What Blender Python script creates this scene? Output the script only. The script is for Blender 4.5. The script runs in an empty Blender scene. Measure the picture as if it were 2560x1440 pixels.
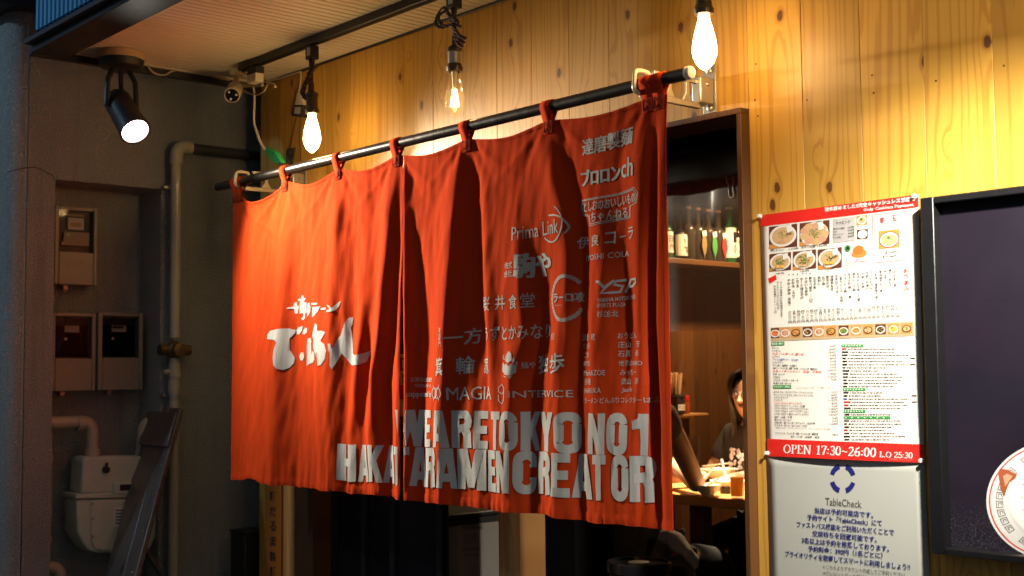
import bpy, bmesh, math, random
from mathutils import Vector, Matrix, noise

SC = bpy.context.scene
COL = SC.collection
rng = random.Random(7)
V = Vector

# ------------------------------------------------------------------ camera, world, exposure
F, YAW, PITCH, ROLL = 3140.45, .852133, .0668258, -.00950676
CAM = V((0, -2.75, 1.3))
cy_, sy_, cp_, sp_ = math.cos(YAW), math.sin(YAW), math.cos(PITCH), math.sin(PITCH)
_f = V((-sy_ * cp_, cy_ * cp_, sp_)); _r = V((cy_, sy_, 0)); _u = _r.cross(_f)
_c, _s = math.cos(ROLL), math.sin(ROLL)
AX, AU, AF = _c * _r + _s * _u, -_s * _r + _c * _u, _f
cd = bpy.data.cameras.new('camera'); cam = bpy.data.objects.new('camera', cd); COL.objects.link(cam)
m3 = Matrix((AX, AU, -AF)).transposed()
cam.matrix_world = Matrix.Translation(CAM) @ m3.to_4x4()
cd.sensor_width = 36; cd.lens = 36 * F / 2560; cd.clip_end = 200; cd.clip_start = .05
cd.dof.use_dof = True; cd.dof.focus_distance = 3.75; cd.dof.aperture_fstop = 4.5
SC.camera = cam
SC.render.resolution_x, SC.render.resolution_y = 1024, 576
SC.view_settings.view_transform = 'Standard'; SC.view_settings.look = 'None'
SC.view_settings.exposure = 0; SC.view_settings.gamma = 1
w = bpy.data.worlds.new('World'); SC.world = w; w.use_nodes = True
bg = w.node_tree.nodes['Background']
bg.inputs[0].default_value = (.68, .82, 1, 1); bg.inputs[1].default_value = .125


def ray(px, py):
    return AX * ((px - 1280) / F) - AU * ((py - 720) / F) + AF


def PY(px, py, Y=0.0):
    d = ray(px, py); return CAM + d * ((Y - CAM.y) / d.y)


def PX(px, py, X):
    d = ray(px, py); return CAM + d * ((X - CAM.x) / d.x)


def PZ(px, py, Z):
    d = ray(px, py); return CAM + d * ((Z - CAM.z) / d.z)


# ------------------------------------------------------------------ materials
def newmat(name):
    m = bpy.data.materials.new(name); m.use_nodes = True
    nt = m.node_tree; return m, nt, nt.nodes['Principled BSDF']


def N(nt, t, **kw):
    n = nt.nodes.new(t)
    for k, v in kw.items():
        setattr(n, k, v)
    return n


def mth(nt, op, a, b=None, c=None):
    n = nt.nodes.new('ShaderNodeMath'); n.operation = op
    for i, x in enumerate((a, b, c)):
        if x is None: continue
        if isinstance(x, (int, float)): n.inputs[i].default_value = x
        else: nt.links.new(x, n.inputs[i])
    return n.outputs[0]


def mixc(nt, fac, a, b, mode='MIX'):
    n = nt.nodes.new('ShaderNodeMix'); n.data_type = 'RGBA'; n.blend_type = mode
    for s, x in ((n.inputs[0], fac), (n.inputs[6], a), (n.inputs[7], b)):
        if isinstance(x, (int, float)): s.default_value = x
        elif isinstance(x, tuple): s.default_value = (*x[:3], 1)
        else: nt.links.new(x, s)
    return n.outputs[2]


def comb(nt, x, y, z):
    n = nt.nodes.new('ShaderNodeCombineXYZ')
    for i, a in enumerate((x, y, z)):
        if isinstance(a, (int, float)): n.inputs[i].default_value = a
        else: nt.links.new(a, n.inputs[i])
    return n.outputs[0]


def noise_n(nt, vec, scale, detail=3, rough=.5):
    n = N(nt, 'ShaderNodeTexNoise'); n.inputs['Scale'].default_value = scale
    n.inputs['Detail'].default_value = detail; n.inputs['Roughness'].default_value = rough
    if vec is not None: nt.links.new(vec, n.inputs['Vector'])
    return n.outputs['Fac']


def ramp(nt, x, lo, hi):
    n = nt.nodes.new('ShaderNodeMapRange'); n.interpolation_type = 'SMOOTHSTEP'
    nt.links.new(x, n.inputs[0]); n.inputs[1].default_value = lo; n.inputs[2].default_value = hi
    return n.outputs[0]


def bump(nt, b, h, strength, dist=.002):
    n = nt.nodes.new('ShaderNodeBump'); n.inputs['Strength'].default_value = strength
    n.inputs['Distance'].default_value = dist
    nt.links.new(h, n.inputs['Height']); nt.links.new(n.outputs[0], b.inputs['Normal'])


def plain(name, col, rough=.5, metal=0, var=.12, scale=30, bmp=0, bscale=200, coat=0, trans=0, spec=.5):
    m, nt, b = newmat(name)
    pos = N(nt, 'ShaderNodeNewGeometry').outputs['Position']
    f = noise_n(nt, pos, scale, 4, .6)
    dark = tuple(c * (1 - var) for c in col); lite = tuple(min(1, c * (1 + var)) for c in col)
    nt.links.new(mixc(nt, f, dark, lite), b.inputs['Base Color'])
    r = mth(nt, 'MULTIPLY_ADD', f, .2, rough - .1); nt.links.new(r, b.inputs['Roughness'])
    b.inputs['Metallic'].default_value = metal
    b.inputs['Specular IOR Level'].default_value = spec
    if coat: b.inputs['Coat Weight'].default_value = coat; b.inputs['Coat Roughness'].default_value = .15
    if bmp: bump(nt, b, noise_n(nt, pos, bscale, 3), bmp)
    return m


def emit(name, col, s):
    m, nt, b = newmat(name)
    b.inputs['Base Color'].default_value = (*col, 1)
    b.inputs['Emission Color'].default_value = (*col, 1); b.inputs['Emission Strength'].default_value = s
    return m


def wood(name, lite, dark, knot, bw=.178, x0=-2.145, across=0, rough=.4, K=8, knots=1.0, coat=.0, tint=.38, bmp=.15):
    """pine boards running upwards: ring contours, fibres, knots, one tint per board"""
    m, nt, b = newmat(name)
    pos = N(nt, 'ShaderNodeNewGeometry').outputs['Position']
    sep = N(nt, 'ShaderNodeSeparateXYZ'); nt.links.new(pos, sep.inputs[0])
    a = sep.outputs[across]
    al = sep.outputs[2] if across < 2 else sep.outputs[0]
    idx = mth(nt, 'FLOOR', mth(nt, 'DIVIDE', mth(nt, 'SUBTRACT', a, x0), bw))
    wn = N(nt, 'ShaderNodeTexWhiteNoise'); wn.noise_dimensions = '1D'; nt.links.new(idx, wn.inputs['W'])
    r = wn.outputs['Value']
    r50 = mth(nt, 'MULTIPLY', r, 53.0)
    al2 = mth(nt, 'ADD', al, r50)
    kv = comb(nt, mth(nt, 'MULTIPLY', a, 5.6), mth(nt, 'MULTIPLY', al2, 3.4), 0)
    vo = N(nt, 'ShaderNodeTexVoronoi'); vo.voronoi_dimensions = '2D'; vo.inputs['Scale'].default_value = 1
    nt.links.new(kv, vo.inputs['Vector'])
    kd = vo.outputs['Distance']
    near = mth(nt, 'MULTIPLY', mth(nt, 'POWER', 2.718, mth(nt, 'MULTIPLY', kd, -9.0)), .20 * knots)
    n1 = noise_n(nt, comb(nt, mth(nt, 'MULTIPLY', a, 5.0), r50, mth(nt, 'MULTIPLY', al2, .42)), 1.0, 1.2, .4)
    n1 = mth(nt, 'ADD', n1, near)
    s = mth(nt, 'SINE', mth(nt, 'MULTIPLY', mth(nt, 'MULTIPLY_ADD', n1, K, mth(nt, 'MULTIPLY_ADD', r, 9.0, mth(nt, 'MULTIPLY_ADD', a, 34, mth(nt, 'MULTIPLY', noise_n(nt, comb(nt, mth(nt, 'MULTIPLY', a, 19), r50, mth(nt, 'MULTIPLY', al2, .22)), 1, 2), 3.2)))), 6.283))
    late = ramp(nt, s, .35, 1.0)
    fib = noise_n(nt, comb(nt, mth(nt, 'MULTIPLY', a, 420), r50, mth(nt, 'MULTIPLY', al, 7)), 1, 2)
    soft = noise_n(nt, comb(nt, mth(nt, 'MULTIPLY', a, 22), r50, mth(nt, 'MULTIPLY', al, .8)), 1, 2)
    c = mixc(nt, mth(nt, 'MULTIPLY', late, .50), lite, dark)
    c = mixc(nt, mth(nt, 'MULTIPLY', soft, .35), c, dark)
    c = mixc(nt, mth(nt, 'MULTIPLY', fib, .22), c, dark)
    hsv = N(nt, 'ShaderNodeHueSaturation'); nt.links.new(c, hsv.inputs['Color'])
    nt.links.new(mth(nt, 'MULTIPLY_ADD', r, tint, 1 - tint * .6), hsv.inputs['Value'])
    c = hsv.outputs[0]
    if knots:
        wob = noise_n(nt, pos, 60, 2)
        kk = mth(nt, 'MULTIPLY_ADD', wob, .05, kd)
        sel = mth(nt, 'GREATER_THAN', N_sep(nt, vo.outputs['Color']), .38)
        halo = mth(nt, 'MULTIPLY', ramp(nt, kk, .14, .07), mth(nt, 'MULTIPLY', sel, .6))
        core = mth(nt, 'MULTIPLY', ramp(nt, kk, .085, .066), mth(nt, 'MULTIPLY', sel, .9))
        c = mixc(nt, halo, c, dark); c = mixc(nt, core, c, knot)
    nt.links.new(c, b.inputs['Base Color'])
    nt.links.new(mth(nt, 'MULTIPLY_ADD', fib, .15, rough - .05), b.inputs['Roughness'])
    if coat: b.inputs['Coat Weight'].default_value = coat; b.inputs['Coat Roughness'].default_value = .28
    bump(nt, b, mth(nt, 'ADD', fib, mth(nt, 'MULTIPLY', late, .6)), bmp, .001)
    return m


def N_sep(nt, c):
    n = nt.nodes.new('ShaderNodeSeparateColor'); nt.links.new(c, n.inputs[0]); return n.outputs[0]


def cloth_mat(name, col, weave=.5, transl=.12, both=None):
    m, nt, b = newmat(name)
    pos = N(nt, 'ShaderNodeNewGeometry').outputs['Position']
    sep = N(nt, 'ShaderNodeSeparateXYZ'); nt.links.new(pos, sep.inputs[0])
    x, z = sep.outputs[0], sep.outputs[2]
    slub = noise_n(nt, comb(nt, mth(nt, 'MULTIPLY', x, 30), 0, mth(nt, 'MULTIPLY', z, 420)), 1, 2)
    slub2 = noise_n(nt, comb(nt, mth(nt, 'MULTIPLY', x, 420), 3, mth(nt, 'MULTIPLY', z, 30)), 1, 2)
    ww = mth(nt, 'ADD', slub, slub2)
    dark = tuple(c * .82 for c in col); lite = tuple(min(1, c * 1.16) for c in col)
    c = mixc(nt, mth(nt, 'MULTIPLY', ww, .5), dark, lite)
    nt.links.new(c, b.inputs['Base Color'])
    b.inputs['Roughness'].default_value = .95; b.inputs['Specular IOR Level'].default_value = .03
    wr = noise_n(nt, comb(nt, mth(nt, 'MULTIPLY', x, 26), 9, mth(nt, 'MULTIPLY', z, 7)), 1, 4, .6)
    n1 = nt.nodes.new('ShaderNodeBump'); n1.inputs['Strength'].default_value = .5; n1.inputs['Distance'].default_value = .004
    nt.links.new(wr, n1.inputs['Height'])
    n2 = nt.nodes.new('ShaderNodeBump'); n2.inputs['Strength'].default_value = weave; n2.inputs['Distance'].default_value = .0007
    nt.links.new(ww, n2.inputs['Height']); nt.links.new(n1.outputs[0], n2.inputs['Normal'])
    nt.links.new(n2.outputs[0], b.inputs['Normal'])
    if transl:
        t = nt.nodes.new('ShaderNodeBsdfTranslucent'); nt.links.new(c, t.inputs[0])
        mx = nt.nodes.new('ShaderNodeMixShader'); mx.inputs[0].default_value = transl
        nt.links.new(b.outputs[0], mx.inputs[1]); nt.links.new(t.outputs[0], mx.inputs[2])
        nt.links.new(mx.outputs[0], nt.nodes['Material Output'].inputs[0])
    return m


def clear(name, col=(1, 1, 1), refl=.10, rough=.03, tint=1.0, milk=0):
    """thin clear sheet or glass wall: see-through with a fresnel gloss"""
    m, nt, b = newmat(name)
    nt.nodes.remove(b)
    t = nt.nodes.new('ShaderNodeBsdfTransparent'); t.inputs[0].default_value = (*[c * tint for c in col], 1)
    g = nt.nodes.new('ShaderNodeBsdfGlossy'); g.inputs['Roughness'].default_value = rough
    lw = nt.nodes.new('ShaderNodeLayerWeight'); lw.inputs[0].default_value = .35
    f = mth(nt, 'MULTIPLY_ADD', mth(nt, 'POWER', lw.outputs['Facing'], 4.0), .5, refl)
    mx = nt.nodes.new('ShaderNodeMixShader'); nt.links.new(f, mx.inputs[0])
    nt.links.new(t.outputs[0], mx.inputs[1]); nt.links.new(g.outputs[0], mx.inputs[2])
    out = mx.outputs[0]
    if milk:
        d = nt.nodes.new('ShaderNodeBsdfDiffuse'); d.inputs[0].default_value = (.6, .58, .55, 1)
        m2 = nt.nodes.new('ShaderNodeMixShader'); m2.inputs[0].default_value = milk
        nt.links.new(out, m2.inputs[1]); nt.links.new(d.outputs[0], m2.inputs[2]); out = m2.outputs[0]
    nt.links.new(out, nt.nodes['Material Output'].inputs[0])
    return m


def plaster(name, col, scale=120, bmp=1.0, var=.2):
    m, nt, b = newmat(name)
    pos = N(nt, 'ShaderNodeNewGeometry').outputs['Position']
    big = noise_n(nt, pos, 3.5, 4, .6); fine = ramp(nt, noise_n(nt, pos, scale, 3, .7), .36, .64)
    c = mixc(nt, big, tuple(x * (1 - var) for x in col), tuple(x * (1 + var) for x in col))
    c = mixc(nt, mth(nt, 'MULTIPLY', fine, .45), c, tuple(x * .55 for x in col))
    sp = N(nt, 'ShaderNodeSeparateXYZ'); nt.links.new(pos, sp.inputs[0])
    drip = noise_n(nt, comb(nt, mth(nt, 'MULTIPLY', sp.outputs[0], 9), mth(nt, 'MULTIPLY', sp.outputs[1], 9), mth(nt, 'MULTIPLY', sp.outputs[2], .7)), 1, 5, .65)
    c = mixc(nt, mth(nt, 'MULTIPLY', ramp(nt, drip, .52, .72), .45), c, tuple(x * .45 for x in col))
    nt.links.new(c, b.inputs['Base Color']); b.inputs['Roughness'].default_value = .9
    bump(nt, b, fine, bmp, .012)
    return m


M = {}
M['facade'] = wood('pine_boards', (.64, .37, .062), (.36, .148, .016), (.085, .03, .012), rough=.42, coat=.05)
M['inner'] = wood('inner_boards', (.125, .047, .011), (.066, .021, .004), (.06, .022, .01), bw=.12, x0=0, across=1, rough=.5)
M['frame'] = wood('frame_timber', (.135, .055, .015), (.06, .022, .006), (.03, .012, .006), bw=.5, rough=.45, K=12, knots=.6)
M['post'] = wood('post_timber', (.58, .30, .10), (.36, .15, .04), (.08, .03, .012), bw=.095, x0=-3.22, rough=.5)
M['table'] = wood('table_top', (.62, .33, .10), (.38, .17, .045), (.1, .04, .015), bw=.2, across=1, rough=.35, knots=0)
M['board_old'] = wood('weathered_board', (.17, .135, .12), (.07, .052, .045), (.02, .012, .01), bw=.3, x0=-5.3, rough=.33, K=16, knots=.4, coat=.5, bmp=.5)
M['soffit'] = plain('soffit_panel', (.70, .63, .50), .55, var=.06, scale=14, bmp=.12, bscale=420)
M['black'] = plain('black_paint', (.016, .016, .017), .45, var=.2)
M['blackgloss'] = plain('black_gloss', (.010, .010, .012), .18, var=.2)
M['steel'] = plain('galvanised_steel', (.46, .43, .38), .42, .75, var=.12, scale=60)
M['rod'] = plain('black_steel_rod', (.030, .025, .021), .30, .35, var=.35, scale=40)
M['corr'] = plain('blue_sheet_metal', (.10, .42, .68), .42, .25, var=.12, scale=9)
M['stucco'] = plaster('stucco_wall', (.68, .69, .65))
M['dark_eave'] = plain('dark_eave', (.035, .035, .04), .5)
M['meter'] = plain('beige_meter_plastic', (.27, .26, .20), .5, var=.08, scale=12)
M['meter2'] = plain('meter_body_beige', (.40, .35, .25), .5)
M['gas'] = plain('gas_meter_paint', (.56, .62, .48), .45, var=.16, scale=22)
M['pipe'] = plain('painted_pipe', (.44, .41, .31), .35, var=.15, scale=18, coat=.2)
M['brass'] = plain('old_brass', (.22, .15, .07), .4, .8, var=.3)
M['glassd'] = clear('meter_window', refl=.004, tint=.85)
M['white'] = plain('white_paper', (.74, .72, .66), .55, var=.03)
M['paper2'] = plain('notice_paper', (.43, .445, .405), .42, var=.05, scale=3)
M['red_print'] = plain('red_print', (.66, .020, .014), .45, var=.04)
M['pink_print'] = plain('pale_red_print', (.72, .18, .14), .5)
M['ink'] = plain('black_ink', (.02, .018, .018), .5)
M['ink_soft'] = plain('grey_ink', (.10, .095, .09), .5)
M['navy'] = plain('navy_ink', (.012, .016, .16), .5)
M['blue_ink'] = plain('blue_ink', (.03, .07, .42), .5)
M['green_print'] = plain('green_print', (.05, .30, .08), .5)
M['grey_print'] = plain('grey_print', (.42, .41, .40), .5)
M['white_ink'] = plain('white_ink', (.82, .80, .76), .5)
M['tan'] = plain('tan_print', (.45, .33, .19), .5)
M['ph_bg'] = plain('photo_table_brown', (.115, .032, .015), .5, var=.3, scale=80)
M['ph_bg2'] = plain('photo_table_orange', (.52, .24, .06), .5, var=.2, scale=80)
M['ph_bowl'] = plain('photo_bowl_white', (.68, .67, .64), .5)
M['ph_soup'] = plain('photo_soup', (.56, .36, .17), .5, var=.2, scale=300)
M['ph_meat'] = plain('photo_meat', (.56, .30, .19), .5, var=.3, scale=300)
M['ph_fry'] = plain('photo_fried', (.50, .22, .045), .5, var=.4, scale=400)
M['ph_green'] = plain('photo_greens', (.07, .21, .035), .5, var=.5, scale=500)
M['ph_dark'] = plain('photo_dark_food', (.07, .03, .015), .5, var=.4, scale=400)
M['ph_yolk'] = plain('photo_yolk', (.75, .42, .05), .5)
M['ph_orange'] = plain('photo_roe', (.70, .16, .03), .5, var=.25, scale=400)
M['noren'] = cloth_mat('noren_cotton', (.53, .050, .010))
M['noren_hem'] = cloth_mat('noren_hem_cotton', (.50, .044, .009), transl=.05)
M['print'] = cloth_mat('noren_white_print', (.46, .46, .44), transl=0)
M['thread'] = plain('red_thread', (.34, .03, .01), .8)
M['rubber'] = plain('black_rubber', (.02, .02, .02), .6)
M['socket'] = plain('dark_bronze_socket', (.10, .075, .045), .35, .7, var=.25)
M['silver'] = plain('silver_band', (.6, .58, .52), .25, .9)
M['cord'] = plain('braided_cord', (.055, .028, .018), .7, var=.6, scale=500)
M['bulb_on'] = emit('bulb_glow', (1, .64, .25), 56)
M['bulb_on3'] = emit('bulb_glow_bright', (1, .64, .25), 58)
M['filament'] = emit('filament_glow', (1, .62, .24), 40)
M['bulb_glass'] = clear('bulb_glass', (1, .95, .82), refl=.05, milk=.05)
M['lens'] = emit('spotlight_lens', (1, 1, .86), 45)
M['cream'] = plain('cream_plastic', (.62, .54, .40), .4)
M['cable'] = plain('beige_cable', (.40, .31, .21), .5)
M['green_tape'] = plain('green_tape', (.02, .33, .10), .3, coat=.4)
M['led'] = plain('led_glass', (.8, .78, .7), .15)
M['chair_red'] = plain('red_seat', (.28, .035, .02), .5)
M['binface'] = plain('grey_card', (.30, .27, .235), .6, var=.06)
M['bindark'] = plain('dark_grey_plastic', (.035, .033, .03), .5)
M['skin'] = plain('skin', (.56, .30, .19), .5, var=.06)
M['hair'] = plain('dark_hair', (.018, .011, .008), .4, var=.4, scale=200)
M['shirt'] = plain('grey_brown_shirt', (.105, .085, .066), .85, var=.1, bmp=.3, bscale=300)
M['jacket'] = plain('pale_grey_jacket', (.32, .30, .27), .8, var=.15, bmp=.3, bscale=200)
M['darkshirt'] = plain('charcoal_shirt', (.045, .04, .04), .8)
M['trouser'] = plain('dark_trousers', (.009, .009, .010), .8)
M['lips'] = plain('lips', (.42, .16, .12), .5)
M['eyew'] = plain('eye_white', (.75, .72, .68), .3)
M['floral'] = plain('pale_print_patch', (.60, .50, .50), .8)
M['china'] = plain('white_china', (.78, .72, .60), .25, var=.04)
M['amber'] = cloth_mat('amber_tea', (.90, .50, .12), weave=.05, transl=.55)
M['drink'] = clear('drinking_glass', refl=.12)
M['pitcher'] = clear('clear_pitcher', (.95, .9, .85), refl=.08, milk=.06)
M['vinyl'] = clear('clear_vinyl', (.93, .90, .88), refl=.03, rough=.15, milk=.24)
M['chop'] = plain('wooden_chopsticks', (.66, .46, .26), .6, var=.2, scale=80)
M['b_dark'] = plain('dark_bottle_glass', (.012, .010, .008), .08, var=.2)
M['b_green'] = plain('green_bottle_glass', (.012, .075, .022), .08)
M['b_clear'] = plain('smoky_bottle_glass', (.035, .028, .022), .07)
M['cork'] = plain('cork_stopper', (.42, .19, .10), .7, var=.2)
M['label'] = plain('cream_label', (.75, .69, .56), .6)
M['leaf_r'] = plain('red_leaf_tag', (.50, .03, .02), .6)
M['leaf_g'] = plain('green_leaf_tag', (.05, .22, .05), .6)
M['leaf_b'] = plain('brown_leaf_tag', (.20, .13, .04), .6)
M['redcap'] = plain('red_cap', (.50, .02, .015), .35)
M['sauce'] = plain('chilli_jar', (.30, .06, .02), .2)
M['jar'] = plain('smoked_jar', (.035, .03, .028), .15)
M['sign_o'] = plain('orange_signboard', (.34, .105, .012), .5, var=.1, scale=8)
M['asphalt'] = plain('asphalt', (.05, .05, .052), .9, var=.3, scale=40, bmp=.5)
M['concrete'] = plain('concrete_floor', (.07, .06, .05), .8, var=.2)
M['ceil'] = plain('dark_ceiling', (.02, .017, .014), .8)
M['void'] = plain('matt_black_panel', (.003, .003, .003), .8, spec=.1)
M['groove'] = plain('groove_brown', (.16, .10, .06), .7)
M['knotc'] = plain('dark_nail', (.03, .015, .008), .6)
M['frameblack'] = plain('black_frame', (.007, .007, .008), .35)
M['cap'] = plain('pale_wood_cap', (.66, .60, .50), .7, spec=.2)
M['chashu'] = plain('photo_roast_pork', (.34, .085, .03), .5, var=.3, scale=300)
M['yellow'] = plain('yellow_print', (.65, .48, .03), .5)


def board_mat():
    m, nt, b = newmat('dark_mottled_poster')
    pos = N(nt, 'ShaderNodeNewGeometry').outputs['Position']
    sep = N(nt, 'ShaderNodeSeparateXYZ'); nt.links.new(pos, sep.inputs[0])
    n = noise_n(nt, pos, 7, 3, .5); f = noise_n(nt, pos, 260, 3, .8)
    c = mixc(nt, n, (.003, .003, .006), (.018, .008, .018))
    c = mixc(nt, mth(nt, 'MULTIPLY', noise_n(nt, pos, 5, 2), .5), c, (.008, .012, .022))
    spk = mth(nt, 'MULTIPLY', ramp(nt, f, .5, .75), ramp(nt, sep.outputs[2], 1.02, .90))
    c = mixc(nt, mth(nt, 'MULTIPLY', spk, .8), c, (.16, .155, .17))
    nt.links.new(c, b.inputs['Base Color']); b.inputs['Roughness'].default_value = .5; b.inputs['Specular IOR Level'].default_value = .25
    return m


M['mottled'] = board_mat()


# ------------------------------------------------------------------ mesh builder
def frame_of(d):
    d = d.normalized()
    a = V((0, 0, 1)) if abs(d.z) < .9 else V((1, 0, 0))
    x = d.cross(a).normalized(); return x, d.cross(x).normalized(), d


class MB:
    def __init__(s): s.bm = bmesh.new()

    def face(s, pts, mi=0):
        f = s.bm.faces.new([s.bm.verts.new(p) for p in pts]); f.material_index = mi; return f

    def hexa(s, c, mi=0):
        v = [s.bm.verts.new(p) for p in c]
        for q in ((0, 3, 2, 1), (4, 5, 6, 7), (0, 1, 5, 4), (1, 2, 6, 5), (2, 3, 7, 6), (3, 0, 4, 7)):
            s.bm.faces.new([v[i] for i in q]).material_index = mi
        return s

    def box(s, a, b, mi=0):
        (x0, y0, z0), (x1, y1, z1) = a, b
        x0, x1 = min(x0, x1), max(x0, x1); y0, y1 = min(y0, y1), max(y0, y1); z0, z1 = min(z0, z1), max(z0, z1)
        return s.hexa([V(p) for p in ((x0, y0, z0), (x1, y0, z0), (x1, y1, z0), (x0, y1, z0), (x0, y0, z1), (x1, y0, z1), (x1, y1, z1), (x0, y1, z1))], mi)

    def slab(s, pts, off, mi=0):
        """polygon pushed along off"""
        off = V(off); a = [s.bm.verts.new(p) for p in pts]; b = [s.bm.verts.new(V(p) + off) for p in pts]
        n = len(a)
        fs = [s.bm.faces.new(a), s.bm.faces.new(b[::-1])]
        for i in range(n): fs.append(s.bm.faces.new((a[(i + 1) % n], a[i], b[i], b[(i + 1) % n])))
        for f in fs: f.material_index = mi
        return s

    def tube(s, pts, r, seg=10, mi=0, caps=True, sub=0):
        pts = [V(p) for p in pts]
        if sub: pts = smooth_path(pts, sub)
        rs = r if isinstance(r, (list, tuple)) else [r] * len(pts)
        if len(rs) != len(pts): rs = [rs[min(len(rs) - 1, int(i * len(rs) / len(pts)))] for i in range(len(pts))]
        rings = []; x = None
        for i, p in enumerate(pts):
            d = (pts[min(i + 1, len(pts) - 1)] - pts[max(i - 1, 0)])
            if d.length < 1e-9: d = V((0, 0, 1))
            d.normalize()
            if x is None: x = frame_of(d)[0]
            else:
                x = x - d * x.dot(d)
                x = x.normalized() if x.length > 1e-6 else frame_of(d)[0]
            y = d.cross(x)
            rings.append([s.bm.verts.new(p + (x * math.cos(t) + y * math.sin(t)) * rs[i]) for t in [2 * math.pi * k / seg for k in range(seg)]])
        for a, b in zip(rings, rings[1:]):
            for k in range(seg):
                s.bm.faces.new((a[k], a[(k + 1) % seg], b[(k + 1) % seg], b[k])).material_index = mi
        if caps:
            s.bm.faces.new(rings[0][::-1]).material_index = mi; s.bm.faces.new(rings[-1]).material_index = mi
        return s

    def lathe(s, prof, base, axis=(0, 0, 1), seg=24, mi=0):
        x, y, d = frame_of(V(axis)); base = V(base); rings = []
        for r, h in prof:
            if r < 1e-6: rings.append([s.bm.verts.new(base + d * h)])
            else: rings.append([s.bm.verts.new(base + d * h + (x * math.cos(t) + y * math.sin(t)) * r) for t in [2 * math.pi * k / seg for k in range(seg)]])
        for a, b in zip(rings, rings[1:]):
            for k in range(seg):
                k2 = (k + 1) % seg
                if len(a) == 1 and len(b) == 1: continue
                if len(a) == 1: f = (a[0], b[k2], b[k])
                elif len(b) == 1: f = (a[k], a[k2], b[0])
                else: f = (a[k], a[k2], b[k2], b[k])
                s.bm.faces.new(f).material_index = mi
        return s

    def ball(s, c, r, mi=0, u=16, v=10, rot=None):
        r = V((r, r, r)) if isinstance(r, (int, float)) else V(r)
        mt = Matrix.Translation(V(c)) @ (rot.to_4x4() if rot else Matrix.Identity(4)) @ Matrix.Diagonal((*r, 1))
        g = bmesh.ops.create_uvsphere(s.bm, u_segments=u, v_segments=v, radius=1, matrix=mt)
        for q in {f for vv in g['verts'] for f in vv.link_faces}: q.material_index = mi
        return s

    def build(s, name, mats, parent=None, smooth=True, bevel=0, ang=38, recalc=True):
        me = bpy.data.meshes.new(name)
        if recalc: bmesh.ops.recalc_face_normals(s.bm, faces=s.bm.faces)
        if parent is not None:
            root = parent; o0 = V((0, 0, 0))
            while root is not None: o0 += root.location; root = root.parent
            bmesh.ops.translate(s.bm, vec=-o0, verts=s.bm.verts)
        s.bm.to_mesh(me); s.bm.free()
        for m in (mats if isinstance(mats, (list, tuple)) else [mats]): me.materials.append(m)
        if smooth:
            me.polygons.foreach_set('use_smooth', [True] * len(me.polygons)); me.set_sharp_from_angle(angle=math.radians(ang))
        o = bpy.data.objects.new(name, me); COL.objects.link(o)
        if parent is not None: o.parent = parent
        if bevel:
            b = o.modifiers.new('bevel', 'BEVEL'); b.width = bevel; b.segments = 2; b.limit_method = 'ANGLE'; b.angle_limit = math.radians(40)
        return o


def smooth_path(p, n):
    out = []
    for i in range(len(p) - 1):
        p0, p1, p2, p3 = p[max(i - 1, 0)], p[i], p[i + 1], p[min(i + 2, len(p) - 1)]
        for k in range(n):
            t = k / n
            out.append(.5 * ((2 * p1) + (p2 - p0) * t + (2 * p0 - 5 * p1 + 4 * p2 - p3) * t * t + (3 * p1 - p0 - 3 * p2 + p3) * t ** 3))
    out.append(p[-1]); return out


def thing(name, label, cat, loc=(0, 0, 0), group=None):
    o = bpy.data.objects.new(name, None); COL.objects.link(o); o.location = loc; o.empty_display_size = .05
    o['label'] = label; o['category'] = cat
    if group: o['group'] = group
    return o


def tag(o, label, cat, group=None):
    o['label'] = label; o['category'] = cat
    if group: o['group'] = group
    return o


def structure(o): o['kind'] = 'structure'; return o


def copy_tree(o, parent=None):
    c = o.copy(); COL.objects.link(c)
    if parent is not None: c.parent = parent
    for ch in list(o.children): copy_tree(ch, c)
    return c


# ------------------------------------------------------------------ lettering
_tc = {}


def text2d(body, off=0.0, res=2):
    """flat outline triangles of a line of text, normalised to its own 0..1 box"""
    k = (body, off, res)
    if k in _tc: return _tc[k]
    c = bpy.data.curves.new('t', 'FONT'); c.body = body; c.size = 1; c.offset = off; c.resolution_u = res
    o = bpy.data.objects.new('t', c); COL.objects.link(o)
    me = bpy.data.meshes.new_from_object(o)
    vs = [(v.co.x, v.co.y) for v in me.vertices]; fs = [tuple(p.vertices) for p in me.polygons]
    bpy.data.objects.remove(o); bpy.data.curves.remove(c); bpy.data.meshes.remove(me)
    if not vs: return [], [], 1
    x0, x1 = min(v[0] for v in vs), max(v[0] for v in vs); y0, y1 = min(v[1] for v in vs), max(v[1] for v in vs)
    dx, dy = max(x1 - x0, 1e-6), max(y1 - y0, 1e-6)
    r = ([((x - x0) / dx, (y - y0) / dy) for x, y in vs], fs, dx / dy)
    _tc[k] = r; return r


def ribbon(path, a, b, closed=False):
    """flat ribbon of a pen with half-width a across x and b across y; returns list of quads (2-D)"""
    n = len(path); L = []; R = []
    for i, p in enumerate(path):
        q0 = path[(i - 1) % n] if closed or i > 0 else path[0]
        q1 = path[(i + 1) % n] if closed or i < n - 1 else path[-1]
        dx, dy = q1[0] - q0[0], q1[1] - q0[1]; l = math.hypot(dx, dy) or 1
        nx, ny = -dy / l, dx / l
        h = math.hypot(a * nx, b * ny)
        L.append((p[0] + nx * h, p[1] + ny * h)); R.append((p[0] - nx * h, p[1] - ny * h))
    m = n if closed else n - 1
    return [(L[i], R[i], R[(i + 1) % n], L[(i + 1) % n]) for i in range(m)]


def arc(cx, cy, rx, ry, a0, a1, n=14):
    return [(cx + rx * math.cos(math.radians(a0 + (a1 - a0) * i / n)), cy + ry * math.sin(math.radians(a0 + (a1 - a0) * i / n))) for i in range(n + 1)]


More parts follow.
